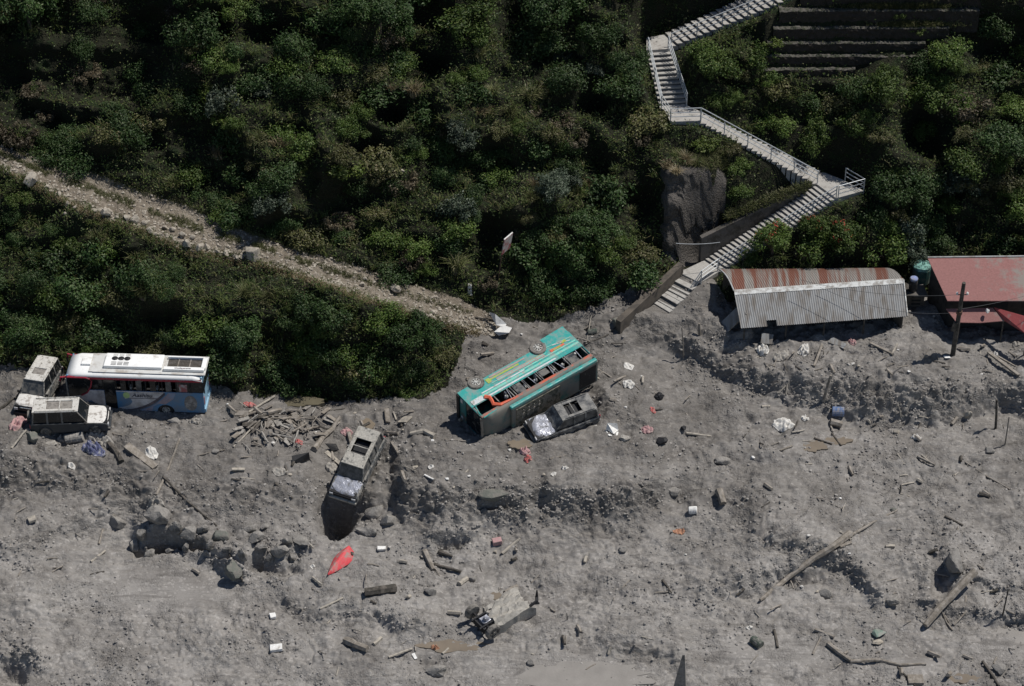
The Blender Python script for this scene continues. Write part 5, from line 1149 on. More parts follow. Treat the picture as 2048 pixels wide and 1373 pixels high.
# logs, poles, planks
PL = [
 ([(360,878),(338,935),(313,992)],[.06,.09],'wood','long straight pole lying down the slope right of the blue cloth heap'),
 ([(326,955),(375,1005),(432,1052),(458,1110),(487,1166)],[.07,.05],'wood_dark','long thin curved branch running past the left crater to the green boulder'),
 ([(23,898),(54,860)],[.07,.06],'wood_pale','short pale pole beside the pink cloth behind the grey jeep'),
 ([(217,889),(230,905),(243,928)],[.16,.2],'wood_dark','dark stubby log right of the blue cloth heap'),
 ([(498,826),(549,794)],[.08,.07],'wood_pale','pale pole reaching into the olive puddle'),
 ([(467,895),(508,855)],[.05,.06],'wood_pale','pale stick leaning left of the driftwood tangle'),
 ([(628,903),(645,880),(665,862),(680,838)],[.22,.12],'wood','big split grey trunk right of the driftwood tangle'),
 ([(630,882),(655,865),(672,846)],[.09,.06],'wood_dark','dark branch just above the big split trunk'),
 ([(697,868),(703,893)],[.15,.13],'wood','short thick log above the roof of the muddy car'),
 ([(783,888),(797,910)],[.13,.11],'wood','short log right of the muddy car'),
 ([(820,871),(848,866),(870,877)],[.12,.2],'wood_pale','pale humped log left of the teal bus front'),
 ([(906,978),(936,941)],[.07,.05],'wood_pale','pale stick standing out of the terrace edge left of centre'),
 ([(890,880),(935,884)],[.05,.05],'wood','thin pole on the mud at the shadow of the teal bus front'),
 ([(1100,919),(1131,912)],[.06,.05],'wood','short stick below the crushed black car'),
 ([(1372,868),(1421,874)],[.08,.07],'wood_pale','pale stick beside a small black ball'),
 ([(1004,1109),(1040,1079)],[.1,.08],'wood_pale','pale pole right of the pinkish block in the lower centre'),
 ([(849,1106),(858,1125),(867,1144)],[.2,.16],'wood','thick short log lower centre, standing nearly upright in the picture'),
 ([(868,1131),(922,1146)],[.12,.09],'wood_dark','dark log touching the thick short log in the lower centre'),
 ([(878,1107),(905,1116)],[.17,.05],'wood_dark','dark tapered stump above the thick short log'),
 ([(640,1219),(686,1197)],[.07,.06],'wood_pale','thin pale stick below the red shell'),
 ([(730,1190),(760,1186),(790,1182)],[.28,.3],'wood_dark','thick dark hollow log in the lower centre'),
 ([(692,1286),(712,1294),(735,1303)],[.26,.22],'wood','thick mud coated log near the bottom, right of the white block'),
 ([(777,1316),(824,1299)],[.07,.07],'wood_pale','pale stick left of the brown bottom puddle'),
 ([(885,1309),(897,1298)],[.08,.06],'wood_pale','tiny pale stick touching the brown bottom puddle'),
 ([(918,1172),(934,1160)],[.17,.15],'wood_pale','small pale cylinder above the overturned truck'),
 ([(1010,1190),(1035,1175)],[.18,.12],'wood','short grey stump just above the overturned truck'),
 ([(1437,985),(1446,1012)],[.26,.22],'wood','single grey log standing out in the open mud'),
 ([(1520,1205),(1570,1165),(1627,1122),(1665,1098),(1700,1072)],[.1,.26],'wood','long driftwood trunk across the lower right gully'),
 ([(1700,1074),(1745,1048),(1795,1022)],[.1,.05],'wood','thin upper end branch beyond the long driftwood trunk'),
 ([(1592,1108),(1632,1136)],[.06,.05],'wood_pale','short stick crossing the lower end of the long driftwood trunk'),
 ([(1680,1066),(1702,1082)],[.08,.08],'wood_pale','short stick crossing the upper end of the long driftwood trunk'),
 ([(1934,1165),(1931,1195),(1932,1225),(1908,1252)],[.07,.05],'wood','crooked root hanging down right of the thick fallen beam'),
 ([(1883,1222),(1892,1245),(1905,1262)],[.06,.05],'wood','short crooked root below the thick fallen beam'),
 ([(1630,1262),(1668,1277)],[.13,.1],'wood','thick stick above the pair of thin ones, lower right'),
 ([(1642,1275),(1625,1310)],[.05,.07],'wood','thin bent stick below the thick stick, lower right'),
 ([(1548,1262),(1555,1297)],[.1,.08],'wood_dark','short dark stick pointing down, left of the green shell'),
 ([(1655,1290),(1680,1310),(1700,1324)],[.16,.12],'wood','knobbly root left of the long bottom right root'),
 ([(1700,1324),(1760,1322),(1800,1332),(1852,1330)],[.1,.07],'wood','long thin root trailing along the bottom right'),
 ([(1965,1325),(1982,1350),(1998,1374)],[.09,.09],'wood_dark','dark pole running off the bottom edge at right'),
 ([(1795,1335),(1812,1355),(1832,1375)],[.06,.06],'wood_dark','thin branch over the square dark hole at the bottom right'),
 ([(1930,925),(1975,955),(2020,980)],[.05,.05],'wood','long thin stick lying in the open mud at far right'),
 ([(1843,912),(1862,928)],[.07,.05],'wood_pale','pale stick in the open mud, upper of two at far right'),
 ([(1835,915),(1870,932)],[.1,.06],'wood','grey stick beside the pale one in the open mud at far right'),
 ([(1795,910),(1808,930)],[.06,.05],'wood_pale','small pale stick left of the grey stick pair at far right'),
 ([(1890,1035),(1925,1053)],[.1,.07],'wood_dark','dark stick in the smooth mud above the fallen beam'),
 ([(1558,787),(1572,772)],[.04,.04],'wood_pale','thin stick of the small tripod under the bank, left one'),
 ([(1572,790),(1574,770)],[.04,.04],'wood_pale','thin stick of the small tripod under the bank, right one'),
 ([(1660,848),(1683,854)],[.26,.24],'wood','thick log just under the blue drum'),
 ([(1628,878),(1664,890)],[.09,.05],'wood_dark','dark branch lying in the brown puddle at right'),
 ([(1664,868),(1682,893)],[.07,.06],'wood_dark','dark stick crossing the right half of the brown puddle'),
 ([(1523,815),(1540,814)],[.08,.08],'wood_pale','small white stick above the folded white sheet'),
 ([(1182,733),(1215,752),(1242,770)],[.06,.07],'wood','long pole right of the rear end of the teal bus'),
 ([(1372,828),(1390,855)],[.05,.04],'wood','thin dry stick above the black ball'),
 ([(1170,690),(1215,672),(1232,655)],[.06,.05],'wood_dark','dark branch from the teal bus rear to the kerb wall end'),
 ([(1173,685),(1183,630)],[.03,.03],'wood_pale','very thin upright stick behind the rear of the teal bus'),
 ([(950,636),(985,640),(1000,650)],[.05,.05],'wood_dark','dark root left of the white sheets at the road end'),
 ([(1885,660),(1770,680)],[.04,.04],'wood_dark','thin stick in the shade by the shed end'),
 ([(0,820),(25,800),(60,790)],[.09,.07],'wood_dark','dark branch reaching from the left edge to the white car'),
 ([(245,872),(225,868)],[.06,.05],'wood','thin stick right of the grey jeep front wheel'),
 ([(198,1090),(206,1060)],[.07,.06],'wood','short upright stick left of the flat rock by the crater'),
 ([(182,1125),(211,1103)],[.08,.06],'wood_pale','short pale stick below the flat rock by the crater'),
 ([(396,912),(450,900)],[.04,.04],'wood','thin stick lying right of the long straight pole'),
 ([(550,968),(585,998)],[.09,.07],'wood_dark','dark stick on the slope below the torn pale sheet'),
 ([(1310,1188),(1338,1185)],[.08,.06],'wood','short stick in the open mud left of the rocky lower right gully'),
 ([(1325,1163),(1343,1188)],[.1,.04],'wood_dark','dark twig above the short stick in the open mud')]
for pts, r, m, lb in PL: pole(pts, r, m, lb, name='driftwood' if r[0] > .1 else 'wooden_pole', cat='driftwood' if r[0] > .1 else 'pole')
# upright posts
def post(px, py, h, lean, r, m, lb, name='wooden_post', cat='post'):
    p = hit(px, py)[0]; b = MB(); b.tube([(0,0,-.4),(lean*.5,0,h*.5),(lean,0.05,h)], [r,r*.95,r*.8], 7); o = b.build(name, M[m]); o.location = p; return tag(o, lb, cat)
post(1646,800,2.0,.35,.1,'wood','weathered timber post leaning against the dark bank below the shed')
post(1663,758,.7,.05,.03,'wood_pale','thin short stake right of the timber post on the bank')
post(1803,832,.85,-.3,.05,'wood_pale','pale short stake under the middle of the right bank')
post(1992,858,2.4,-.25,.09,'wood_dark','taller and darker of the two stakes at far right')
post(2010,890,2.3,-.02,.05,'wood','thinner and lower of the two stakes at far right')
post(1135,1240,.5,-.05,.03,'wood_dark','tiny dark twig standing in the mud right of the overturned truck')
post(2005,1230,2.0,.1,.05,'wood_dark','dark stake in the lowest right ditch')
post(1368,715,2.5,-.25,.05,'wood','upper end post of the broken rail left of the shed')
post(1400,672,1.0,-.1,.1,'wood','short plank post standing left of the shed')
b = MB(); sp_p = at_z(1356,1405,hit(1356,1370)[0].z); b.add([(-.62,-.1,-.5),(.5,-.25,-.5),(.6,.5,-.5),(-.35,.5,-.5),(.1,.1,3.75),(.24,.16,3.7)], [(0,1,5,4),(1,2,5),(2,3,4,5),(3,0,4),(0,3,2,1)])
spk = b.build('splintered_trunk', M['rock'], rough=.01); spk.location = sp_p; tag(spk, 'tall dark pointed trunk rising from the bottom edge right of centre', 'tree trunk')
plank(1850,1255,1905,1200,.42,.3,'wood','lower half of nothing',lift=.3) if False else None
pole([(1850,1256),(1878,1222),(1950,1147)],[.2,.26],'wood','thick straight fallen beam sticking up at the lower right', name='wooden_beam', cat='beam', lifts=[.1,.4,.9], bend=.01)
PK = [
 (253,894,312,938,.55,.14,'wood','broad grey plank lying downslope right of the blue cloth heap',.12,0),
 (464,943,491,943,.22,.12,'wood_pale','small pale plank on the slope below the driftwood tangle',.15,0),
 (652,906,683,932,.3,.05,'wood_pale','pale straight plank left of the muddy car roof',.1,0),
 (773,822,776,850,.32,.22,'wood','thick grey block standing left of a pale square board',.15,0),
 (802,841,819,841,.75,.06,'wood_pale','pale square board above the muddy car',.08,0),
 (787,826,793,842,.1,.06,'wood_pale','narrow pale slat between the grey block and square board',.08,0),
 (1740,690,1786,713,.16,.12,'wood','straight timber leaning down in front of the shed right end',.15,0),
 (1783,712,1795,690,.1,.08,'wood_pale','short pale slat meeting the straight timber by the shed',.1,0),
 (1975,709,2037,756,.2,.14,'wood','long timber on the ground right of the utility pole',.2,0),
 (1995,718,2030,738,.1,.1,'wood','thinner timber lying beside the long one right of the utility pole',.2,0),
 (1660,682,1690,696,.5,.06,'tin','broken grey sheet in front of the shed middle',.1,20),
 (1522,685,1545,688,.7,.05,'tin','grey square sheet behind the left white sack',.35,40),
 (1628,735,1645,690,.14,.1,'wood','dark upright plank between the white sacks and the pink bag',.1,0),
 (57,1045,72,1040,.5,.16,'wood_pale','pale block in the gravel slope at far left',.15,0),
 (985,1088,1003,1084,.45,.3,'cloth_pink','pinkish grey block left of the pale pole, lower centre',.12,0),
 (540,1236,552,1234,.4,.2,'white','small white block, upper of two at the lower left centre',.1,0),
 (540,1300,565,1297,.5,.2,'white','larger white block near the bottom left of centre',.1,0),
 (845,1118,850,1108,.2,.1,'wood_pale','short white chip left of the thick short log',.1,0),
 (755,1100,772,1100,.3,.14,'white','small white slab under the boulders of the muddy car',.1,0),
 (849,952,867,961,.1,.07,'white','short white stick on the terrace right of the muddy car',.08,0),
 (826,1309,832,1320,.2,.05,'white','small white scrap left of the brown bottom puddle',.06,0),
 (1888,716,1900,716,.25,.05,'white','flat white scrap at the foot of the utility pole',.06,0)]
for a in PK: plank(*a[:8], lift=a[8], roll=a[9], name='plank' if a[6].startswith('wood') else ('metal_sheet' if a[6]=='tin' else 'block'), cat='plank' if a[6].startswith('wood') else ('metal sheet' if a[6]=='tin' else 'block'))
# cloths, sacks, sheets
for a in [
 (36,852,.9,1.5,.5,'cloth_pink','pink cloth heap behind the rear of the grey jeep'),
 (188,906,1.6,1.1,.75,'cloth_blue','blue and white cloth heap in front of the grey jeep'),
 (186,872,1.2,.6,.3,'cloth_mud','muddy grey sacking between the jeep and the blue cloth'),
 (128,879,.8,.5,.25,'cloth_mud','muddy sack left of the blue and grey drum'),
 (210,885,1.1,.7,.3,'cloth_mud','mud coloured rag right of the blue cloth heap'),
 (303,906,.8,.8,.25,'cloth_white','torn white sack right of the broad grey plank'),
 (143,933,.45,.4,.12,'cloth_white','small white paper on the gravel slope at left'),
 (312,1009,1.2,.6,.35,'cloth_mud','pale rag draped over the lip of the left crater'),
 (560,943,1.0,.6,.1,'cloth_mud','torn pale sheet on the slope left of the muddy car'),
 (668,940,1.1,.8,.15,'cloth_mud','ragged grey sheet touching the left side of the muddy car'),
 (693,864,.8,.5,.15,'cloth_pink','pinkish rubble patch above the muddy car'),
 (717,880,.5,.3,.1,'red','small red scraps right above the roof of the muddy car'),
 (392,846,.9,.45,.25,'cloth_mud','muddy cloth strip right of the bus rear wheel'),
 (1525,703,.85,1.0,.5,'cloth_white','left white sack in the rubble before the shed'),
 (1562,714,1.2,.7,.2,'cloth_mud','torn pale net between two white sacks before the shed'),
 (1607,704,.75,.9,.45,'cloth_white','right white sack in the rubble before the shed'),
 (1704,686,.5,.6,.3,'cloth_pink','small pink bag in the rubble under the shed eave'),
 (1258,733,.7,.6,.08,'cloth_white','flat white sheet up the slope right of the teal bus'),
 (1257,769,.8,.6,.2,'cloth_white','crumpled white bag right of the teal bus'),
 (1306,822,.4,.4,.15,'red','small red and white scrap right of the crushed car'),
 (1294,862,.8,.5,.15,'cloth_pink','pale pink rag right of the folded white board'),
 (1568,849,1.4,1.0,.25,'cloth_white','large folded white sheet in the open mud at right'),
 (1610,839,.6,.45,.25,'cloth_white','small pillow like white bag left of the blue drum'),
 (1832,875,.7,.4,.2,'cloth_white','white scrap by a pale stone in the mud at far right'),
 (1991,713,.35,.45,.25,'cloth_white','tiny white bag beside the long timber near the utility pole'),
 (2035,690,.7,.4,.15,'cloth_mud','pale rag in the rubble under the red porch'),
 (862,936,.4,.3,.1,'cloth_white','tiny white paper right of the muddy car'),
 (1130,937,.45,.35,.15,'cloth_white','small white bag on the terrace below the crushed car'),
 (1107,950,.4,.25,.1,'cloth_white','pale scrap just above the middle terrace edge'),
 (1357,1067,.75,.5,.12,'orange_p','reddish scrap alone in the lower mud'),
 (1050,906,.8,.55,.3,'cloth_pink','pale pink parcel below the front of the crushed car'),
 (1056,919,.55,.4,.3,'red','red bag touching the pale pink parcel'),
 (870,1297,.55,.35,.25,'orange_p','small orange bundle beside the brown bottom puddle'),
 (1498,1257,.5,.35,.15,'cloth_white','small pale scrap left of the dark green pot'),
 (940,583,.3,.25,.1,'cloth_white','tiny white paper in the shrubs right of the road'),
 (625,1134,.3,.3,.08,'cloth_white','tiny white scraps left of the red shell'),
 (500,812,.8,.5,.2,'red','faded red cloth in the driftwood tangle'),
 (598,885,.5,.4,.2,'red','small red rag on the dark panel by the split trunk')]:
    heap(*a[:5], a[5], a[6], rot=random.uniform(-40,40), name='sack' if 'sack' in a[6] else 'cloth_heap', cat='sack' if 'sack' in a[6] else 'cloth')
# white sheets at the road end
def sheet(pts, th, m, label, name='sheet', cat='sheet', hs=None):
    v = [at_z(x, y, hit(x, y)[0].z+(h or .06)) for (x, y), h in zip(pts, hs or [None]*len(pts))]; c = v[0].copy(); b = MB(); b.slab([p-c for p in v], th); o = b.build(name, M[m]); o.location = c; return tag(o, label, cat)
sheet([(978,624),(990,628),(1013,648),(1010,655),(992,650)], .03, 'white', 'upper white board tilted up at the end of the dirt road', 'board', 'board', [.45,.45,.4,.3,.35])
sheet([(1005,650),(1024,656),(1018,666),(998,671),(988,664)], .03, 'white', 'lower white board lying at the end of the dirt road', 'board', 'board', [.35,.35,.3,.25,.3])
sheet([(1215,846),(1235,847),(1237,860),(1228,868),(1212,858)], .04, 'white', 'folded white board with a raised flap right of the crushed car', 'board', 'board', [.5,.5,.1,.08,.2])
sheet([(1210,860),(1237,864),(1235,871),(1218,872)], .04, 'white', 'flat white board just under the folded one right of the crushed car', 'board', 'board')
sheet([(583,912),(618,905),(620,920),(600,926),(585,924)], .04, 'black', 'black panel propped in front of the driftwood tangle', 'panel', 'panel', [.6,.6,.1,.08,.1])
sheet([(650,887),(672,888),(678,900),(664,902)], .04, 'black', 'dark panel with striped edge beside the split trunk', 'panel', 'panel', [.5,.5,.1,.1])
sheet([(1965,602),(1980,603),(1984,610),(1968,612)], .03, 'tin', 'small dark plate on the mud by the house', 'plate', 'plate') if False else None
# drums and vessels
drum(133,884,168,878,.34,'cloth_mud','blue and grey drum lying in front of the grey jeep',capm='black')
drum(1664,828,1688,829,.33,'blue','blue drum lying in the open mud under the right bank',capm='cloth_mud')
drum(1176,668,1194,665,.2,'darkgreen','small dark green cylinder behind the rear of the teal bus', 'canister', 'canister')
drum(1378,1025,1394,1024,.25,'white','white and black tub in the open mud, lower right of centre','tub','tub',capm='black')
drum(1504,1282,1522,1296,.28,'darkgreen','dark green pot with a handle at the lower right','pot','pot')
rock(1755,1270,.5,.38,.22,'green_p','pale green shell shaped lid on the flat stone, lower right',lift=.6,name='lid',cat='lid')
rock(100,889,.5,.42,.08,'cloth_mud','round muddy lid left of the drum before the jeep',lift=.6,name='lid',cat='lid')
rock(831,937,.22,.2,.16,'rock_pale','round white stone right of the muddy car',name='stone',cat='stone')
rock(818,1195,.17,.17,.14,'rock_pale','small round pale stone right of the thick hollow log',name='stone',cat='stone')
rock(1367,860,.2,.2,.2,'black','small black ball at the left end of a pale stick',lift=.6,name='ball',cat='ball')
rock(1325,885,.42,.3,.25,'black','black bag on the mud below and right of the folded white board',lift=.6,name='bag',cat='bag')
rock(1318,797,.35,.3,.28,'black','dark box shaped bundle up the slope right of the crushed car',lift=.6,name='bundle',cat='bundle')
rock(1250,879,.4,.3,.25,'cloth_mud','crushed grey can right of the white boards',name='can',cat='can')
rock(1792,866,.3,.22,.22,'rock_pale','pale angular stone in the mud at far right',name='stone',cat='stone')
rock(1786,1020,.25,.15,.14,'rock_dark','small dark stone at the far upper end of the driftwood trunk',name='stone',cat='stone')
rock(1975,620,.17,.17,.17,'white','small white ball lying on the muddy porch roof',at=H_(1975,622,2.72)+hs_.location,lift=0,name='ball',cat='ball')
rock(990,1105,.12,.12,.12,'rock_pale','tiny round pebble below the pinkish block',name='stone',cat='stone')
rock(1935,835,.3,.2,.5,'rock_pale','pale upright chip of stone against the right bank',name='stone',cat='stone')
# red shell (upturned hull)
b = MB(); n = 12; vs = []
c = hit(680,1130)[0]; F_ = at_z(656,1152,c.z); B_ = at_z(699,1106,c.z); ax_ = (B_-F_); Ls = ax_.length; ax_.normalize(); sdv = Vector((ax_.y,-ax_.x,0))
for i in range(n+1):
    t = i/n; wd = .58*(t*1.5)**.75*(1 if t<.66 else 1)*(1 if t < .62 else 1-(t-.62)*1.1); ht = .15+.5*t-.3*max(0,t-.7)
    for j in range(n+1):
        a = math.pi*j/n; q = F_+ax_*(Ls*t)+sdv*(wd*math.cos(a))+Vector((0,0,ht*(1-abs(math.cos(a)))**.8+.05)); vs.append(q-F_)
b.add(vs, [(i*(n+1)+j, i*(n+1)+j+1, (i+1)*(n+1)+j+1, (i+1)*(n+1)+j) for i in range(n) for j in range(n)]+[tuple(n*(n+1)+j for j in range(n+1))])
rs_ = b.build('red_shell', M['red_hull'], smooth=True); rs_.location = F_; tag(rs_, 'red upturned shell with muddy tip, like a bow, in the lower mud', 'plastic shell')
# square dark tile at the bottom right
b = MB(); p_ = hit(1830,1366)[0]; b.box((0,0,.1), (.9,.7,.5)); o = b.build('crate', M['wood'], bevel=.02); o.location = p_; tag(o, 'square mud coated crate at the bottom right edge', 'crate')

# driftwood tangle beside the olive puddle: individuals
tw_lab = 'one of the many broken boards and branches in the tangle below the olive puddle'
for i in range(95):
    x = random.gauss(565, 50); y = random.gauss(848, 22)
    if not (455 < x < 660 and 808 < y < 905): continue
    a = random.uniform(0, math.pi); l_ = random.uniform(10, 42)
    x2, y2 = x+l_*math.cos(a), y+l_*.62*math.sin(a)
    mm = random.choice(['wood','wood','wood_dark','cloth_mud','cloth_mud','wood'])
    px_n = 'left' if x < 530 else 'right' if x > 595 else 'middle'; row_ = 'top' if y < 835 else 'bottom' if y > 862 else 'centre'
    tw_lab = CN[mm]+(' short' if l_ < 20 else ' long' if l_ > 32 else '')+' piece in the '+row_+' '+px_n+' of the driftwood tangle below the olive puddle'
    if random.random() < .55: o = pole([(x,y),((x+x2)/2+random.uniform(-3,3),(y+y2)/2+random.uniform(-2,2)),(x2,y2)], random.uniform(.03,.09), mm, tw_lab, 'driftwood', 'driftwood', group='driftwood tangle below the olive puddle', lifts=[random.uniform(0,.3) for _ in range(3)], n=5)
    else: o = plank(x, y, x2, y2, random.uniform(.15,.45), .06, mm, tw_lab, 'driftwood', 'driftwood', lift=random.uniform(.05,.35), l2=random.uniform(.03,.4), roll=random.uniform(-40,40), group='driftwood tangle below the olive puddle')
# looser bits, grouped by place
ZB = [((1490,2040,680,745),22,'bit of broken wood in the rubble strip before the shed and house','broken wood before the shed and house'),
      ((930,1400,640,840),26,'twig or splinter on the slope around the teal bus','splinters around the teal bus'),
      ((440,900,800,960),22,'loose stick on the mud between the two buses','loose sticks between the buses'),
      ((1400,2040,830,1010),26,'small stick scattered over the open mud on the right','sticks on the right hand mud'),
      ((560,1300,1080,1340),24,'small stick scattered over the lower middle mud','sticks on the lower middle mud'),
      ((1450,2040,1040,1370),24,'small stick in the gullies at the lower right','sticks in the lower right gullies'),
      ((20,430,860,1150),16,'small stick on the gravel slope below the jeep','sticks on the lower left slope')]
for (x0,x1,y0_,y1_), nn, lb, gr in ZB:
    for i in range(int(nn*1.6)):
        x, y = random.uniform(x0,x1), random.uniform(y0_,y1_); a = random.uniform(0, math.pi); l_ = random.uniform(7, 30)
        pole([(x,y),(x+l_*math.cos(a), y+l_*.62*math.sin(a))], (random.uniform(.025,.06) if random.random() < .7 else random.uniform(.08,.15)), (mm := random.choice(['wood','wood_dark','wood_pale','wood'])), CN[mm]+(' short' if l_ < 14 else ' long' if l_ > 20 else '')+' stick '+near(x, y), 'stick', 'stick', group=gr, n=5, bend=.03, lifts=[0, random.choice([0,0,.1,.3])])
for (x0,x1,y0_,y1_), nn, lb, gr in [((930,1300,660,880),16,'pale scrap or pebble sized rubbish around the teal bus','litter around the teal bus'),((1480,2040,690,760),10,'pale scrap in the rubble before the shed','litter before the shed'),((450,900,800,960),14,'pale scrap on the mud between the buses','litter between the buses'),((900,1700,880,1250),14,'pale scrap in the open middle mud','litter on the middle mud')]:
    for i in range(nn):
        x, y = random.uniform(x0,x1), random.uniform(y0_,y1_); s = random.uniform(.07,.16)
        rock(x, y, s, s*.8, s*.5, (mm := random.choice(['white','rock_pale','rock_pale','cloth_white'])), ('tiny ' if s < .11 else '')+CN[mm]+' scrap '+near(x, y), group=gr, name='scrap', cat='scrap', lift=.5)

# stones and clods nobody could count
def stones(name, N, sampler, s0, s1, m, cap_=1.0):
    v0, f0 = ico(1); f0 = np.array(f0); V_ = []; F_l = []; k = 0
    for i in range(N):
        px, py = sampler()
        p = surf_np(px, py); s = s0+(s1-s0)*random.random()**3
        if p is None: continue
        r_ = RNG.random((len(v0),1))*.5+.75; sc = np.array([s*random.uniform(.8,1.4), s*random.uniform(.8,1.3), s*random.uniform(.5,.95)])
        a = random.random()*6.28; c_, s_ = math.cos(a), math.sin(a); w_ = v0*r_*sc; w2 = np.stack([w_[:,0]*c_-w_[:,1]*s_, w_[:,0]*s_+w_[:,1]*c_, w_[:,2]], 1)
        V_.append(w2+np.array(p)+[0,0,s*.25]); F_l.append(f0+k); k += len(v0)
    return tag(fast_mesh(name, np.concatenate(V_), np.concatenate(F_l), m, smooth=False), kind='stuff')
vg = verts.reshape(NY, NX, 3)
def surf_np(px, py):
    ix = int(np.interp(px, GX, np.arange(NX))); iy = int(np.interp(py, GY, np.arange(NY)))
    if ix >= NX-1 or iy >= NY-1: return None
    return vg[iy, ix]
dens = np.clip(bil(fbm(X/150, Y/90, 3, 77), GXX, GYY)*2+.3+SG*.9, 0.02, 1)*(1-.9*flat)*(1-.75*silt)
def mud_s():
    while True:
        x, y = random.uniform(-150, 2200), random.uniform(560, 1500)
        ix = int(np.interp(x, GX, np.arange(NX))); iy = int(np.interp(y, GY, np.arange(NY)))
        if ZN[iy, ix] == 0 and random.random() < dens[iy, ix]: return x, y
stones('mud_clods', 22000, mud_s, .02, .1, M['mud'])
M['pebble'] = mat('pale_pebbles', (.33,.31,.285), .95, var=.3, var_scale=3)
stones('pale_pebbles', 3500, mud_s, .025, .09, M['pebble'])
def road_s():
    x = random.uniform(-100, 1000); a, c = L(x, R2P), L(x, R1P); t = random.choice([random.random(), random.random()**.4, 1-random.random()**2*.2]); return x, a+(c-a)*t+random.gauss(0,2)
stones('road_gravel', 5000, road_s, .03, .12, M['rock_pale'])
# ---------------------------------------------------------------- vegetation
def leaf_mat(name, c1, c2, c3=None, rough=.5, hue=.25, trans=.0):
    m = bpy.data.materials.new(name); m.use_nodes = True; n = m.node_tree.nodes; l = m.node_tree.links; b = n['Principled BSDF']
    b.inputs['Roughness'].default_value = rough; b.inputs['Specular IOR Level'].default_value = .22
    ge = n.new('ShaderNodeNewGeometry'); oi = n.new('ShaderNodeObjectInfo')
    nz = n.new('ShaderNodeTexNoise'); nz.inputs['Scale'].default_value = .45; nz.inputs['Detail'].default_value = 4; l.new(ge.outputs['Position'], nz.inputs['Vector'])
    mr = n.new('ShaderNodeMapRange'); mr.inputs[1].default_value = .35; mr.inputs[2].default_value = .65; l.new(nz.outputs['Fac'], mr.inputs[0])
    a1 = n.new('ShaderNodeMath'); a1.operation = 'MULTIPLY_ADD'; a1.inputs[1].default_value = .55; l.new(ge.outputs['Random Per Island'], a1.inputs[0]); 
    a2 = n.new('ShaderNodeMath'); a2.operation = 'MULTIPLY'; a2.inputs[1].default_value = .45; l.new(mr.outputs[0], a2.inputs[0]); l.new(a2.outputs[0], a1.inputs[2])
    mx = n.new('ShaderNodeMix'); mx.data_type = 'RGBA'; mx.inputs[6].default_value = list(c1)+[1]; mx.inputs[7].default_value = list(c2)+[1]; l.new(a1.outputs[0], mx.inputs[0]); out = mx.outputs[2]
    if c3:
        r3 = n.new('ShaderNodeMapRange'); r3.inputs[1].default_value = .82; r3.inputs[2].default_value = .9; l.new(ge.outputs['Random Per Island'], r3.inputs[0])
        m3 = n.new('ShaderNodeMix'); m3.data_type = 'RGBA'; l.new(r3.outputs[0], m3.inputs[0]); l.new(out, m3.inputs[6]); m3.inputs[7].default_value = list(c3)+[1]; out = m3.outputs[2]
    hs = n.new('ShaderNodeHueSaturation'); v = n.new('ShaderNodeMapRange'); v.inputs[3].default_value = 1-hue; v.inputs[4].default_value = 1+hue; l.new(oi.outputs['Random'], v.inputs[0]); l.new(v.outputs[0], hs.inputs['Value']); l.new(out, hs.inputs['Color'])
    l.new(hs.outputs[0], b.inputs['Base Color'])
    return m
M['lf_dark'] = leaf_mat('dark_green_leaves', (.013,.032,.009), (.042,.077,.018), (.08,.105,.045))
M['lf_mid'] = leaf_mat('mid_green_leaves', (.026,.052,.01), (.08,.125,.022), (.12,.15,.045))
M['lf_blue'] = leaf_mat('grey_green_leaves', (.024,.038,.023), (.066,.086,.056), (.14,.16,.12))
M['lf_olive'] = leaf_mat('olive_leaves', (.045,.05,.018), (.11,.11,.04), (.14,.12,.07))
M['lf_brown'] = leaf_mat('dry_brown_leaves', (.045,.036,.022), (.1,.08,.05), (.14,.12,.08))
M['lf_yellow'] = leaf_mat('yellow_green_leaves', (.05,.08,.012), (.12,.16,.03), (.16,.18,.06))
M['grass'] = leaf_mat('grass_blades', (.06,.075,.025), (.15,.155,.065), (.22,.2,.12), hue=.3)
M['grass_dry'] = leaf_mat('dry_grass_blades', (.12,.095,.05), (.24,.19,.11), (.3,.26,.18), hue=.25)
M['grass_hill'] = leaf_mat('hillside_grass_blades', (.035,.055,.015), (.11,.135,.04), (.17,.15,.075), hue=0)
M['bark'] = mat('bark', (.07,.058,.045), .95, bump=.5)
M['flower'] = mat('red_blossom', (.3,.05,.03), .7)

def leaves_mesh(name, pos, nrm, size, m, kind='quad', parent=None, elong=1.7):
    """one small diamond shaped leaf per position"""
    N = len(pos); r = RNG.normal(size=(N,3)); t = np.cross(nrm, r); t /= np.linalg.norm(t, axis=1)[:,None]+1e-9; b_ = np.cross(nrm, t)
    s = size[:,None]; v = np.stack([pos-t*s*elong*.5, pos+b_*s*.42+nrm*s*.12, pos+t*s*elong*.5, pos-b_*s*.42+nrm*s*.12], 1).reshape(-1,3)
    q = np.arange(N*4).reshape(N,4); return fast_mesh(name, v, q, m, parent, smooth=False)
def unit(N):
    v = RNG.normal(size=(N,3)); return v/np.linalg.norm(v, axis=1)[:,None]
def crown_points(n, clumps, rad, squash=.8, cr=(.25,.45), low=.1):
    """leaves on the skins of many small clumps that fill an uneven crown"""
    c = unit(clumps)*(RNG.random((clumps,1))**.4)*np.array([rad, rad, rad*squash]); c[:,2] = np.abs(c[:,2])*.9+low*rad
    k = RNG.uniform(cr[0], cr[1], clumps)*rad; w_ = k**2; ci = RNG.choice(clumps, n, p=w_/w_.sum()); u = unit(n)
    d = k[ci]*(RNG.uniform(.5, 1.1, n)+np.where(RNG.random(n) < .12, RNG.uniform(0, .6, n), 0)); p = c[ci]+u*d[:,None]; nr = u*.8+unit(n)*.7+np.array([0,0,.45]); nr /= np.linalg.norm(nr, axis=1)[:,None]
    return p, nr, c, k
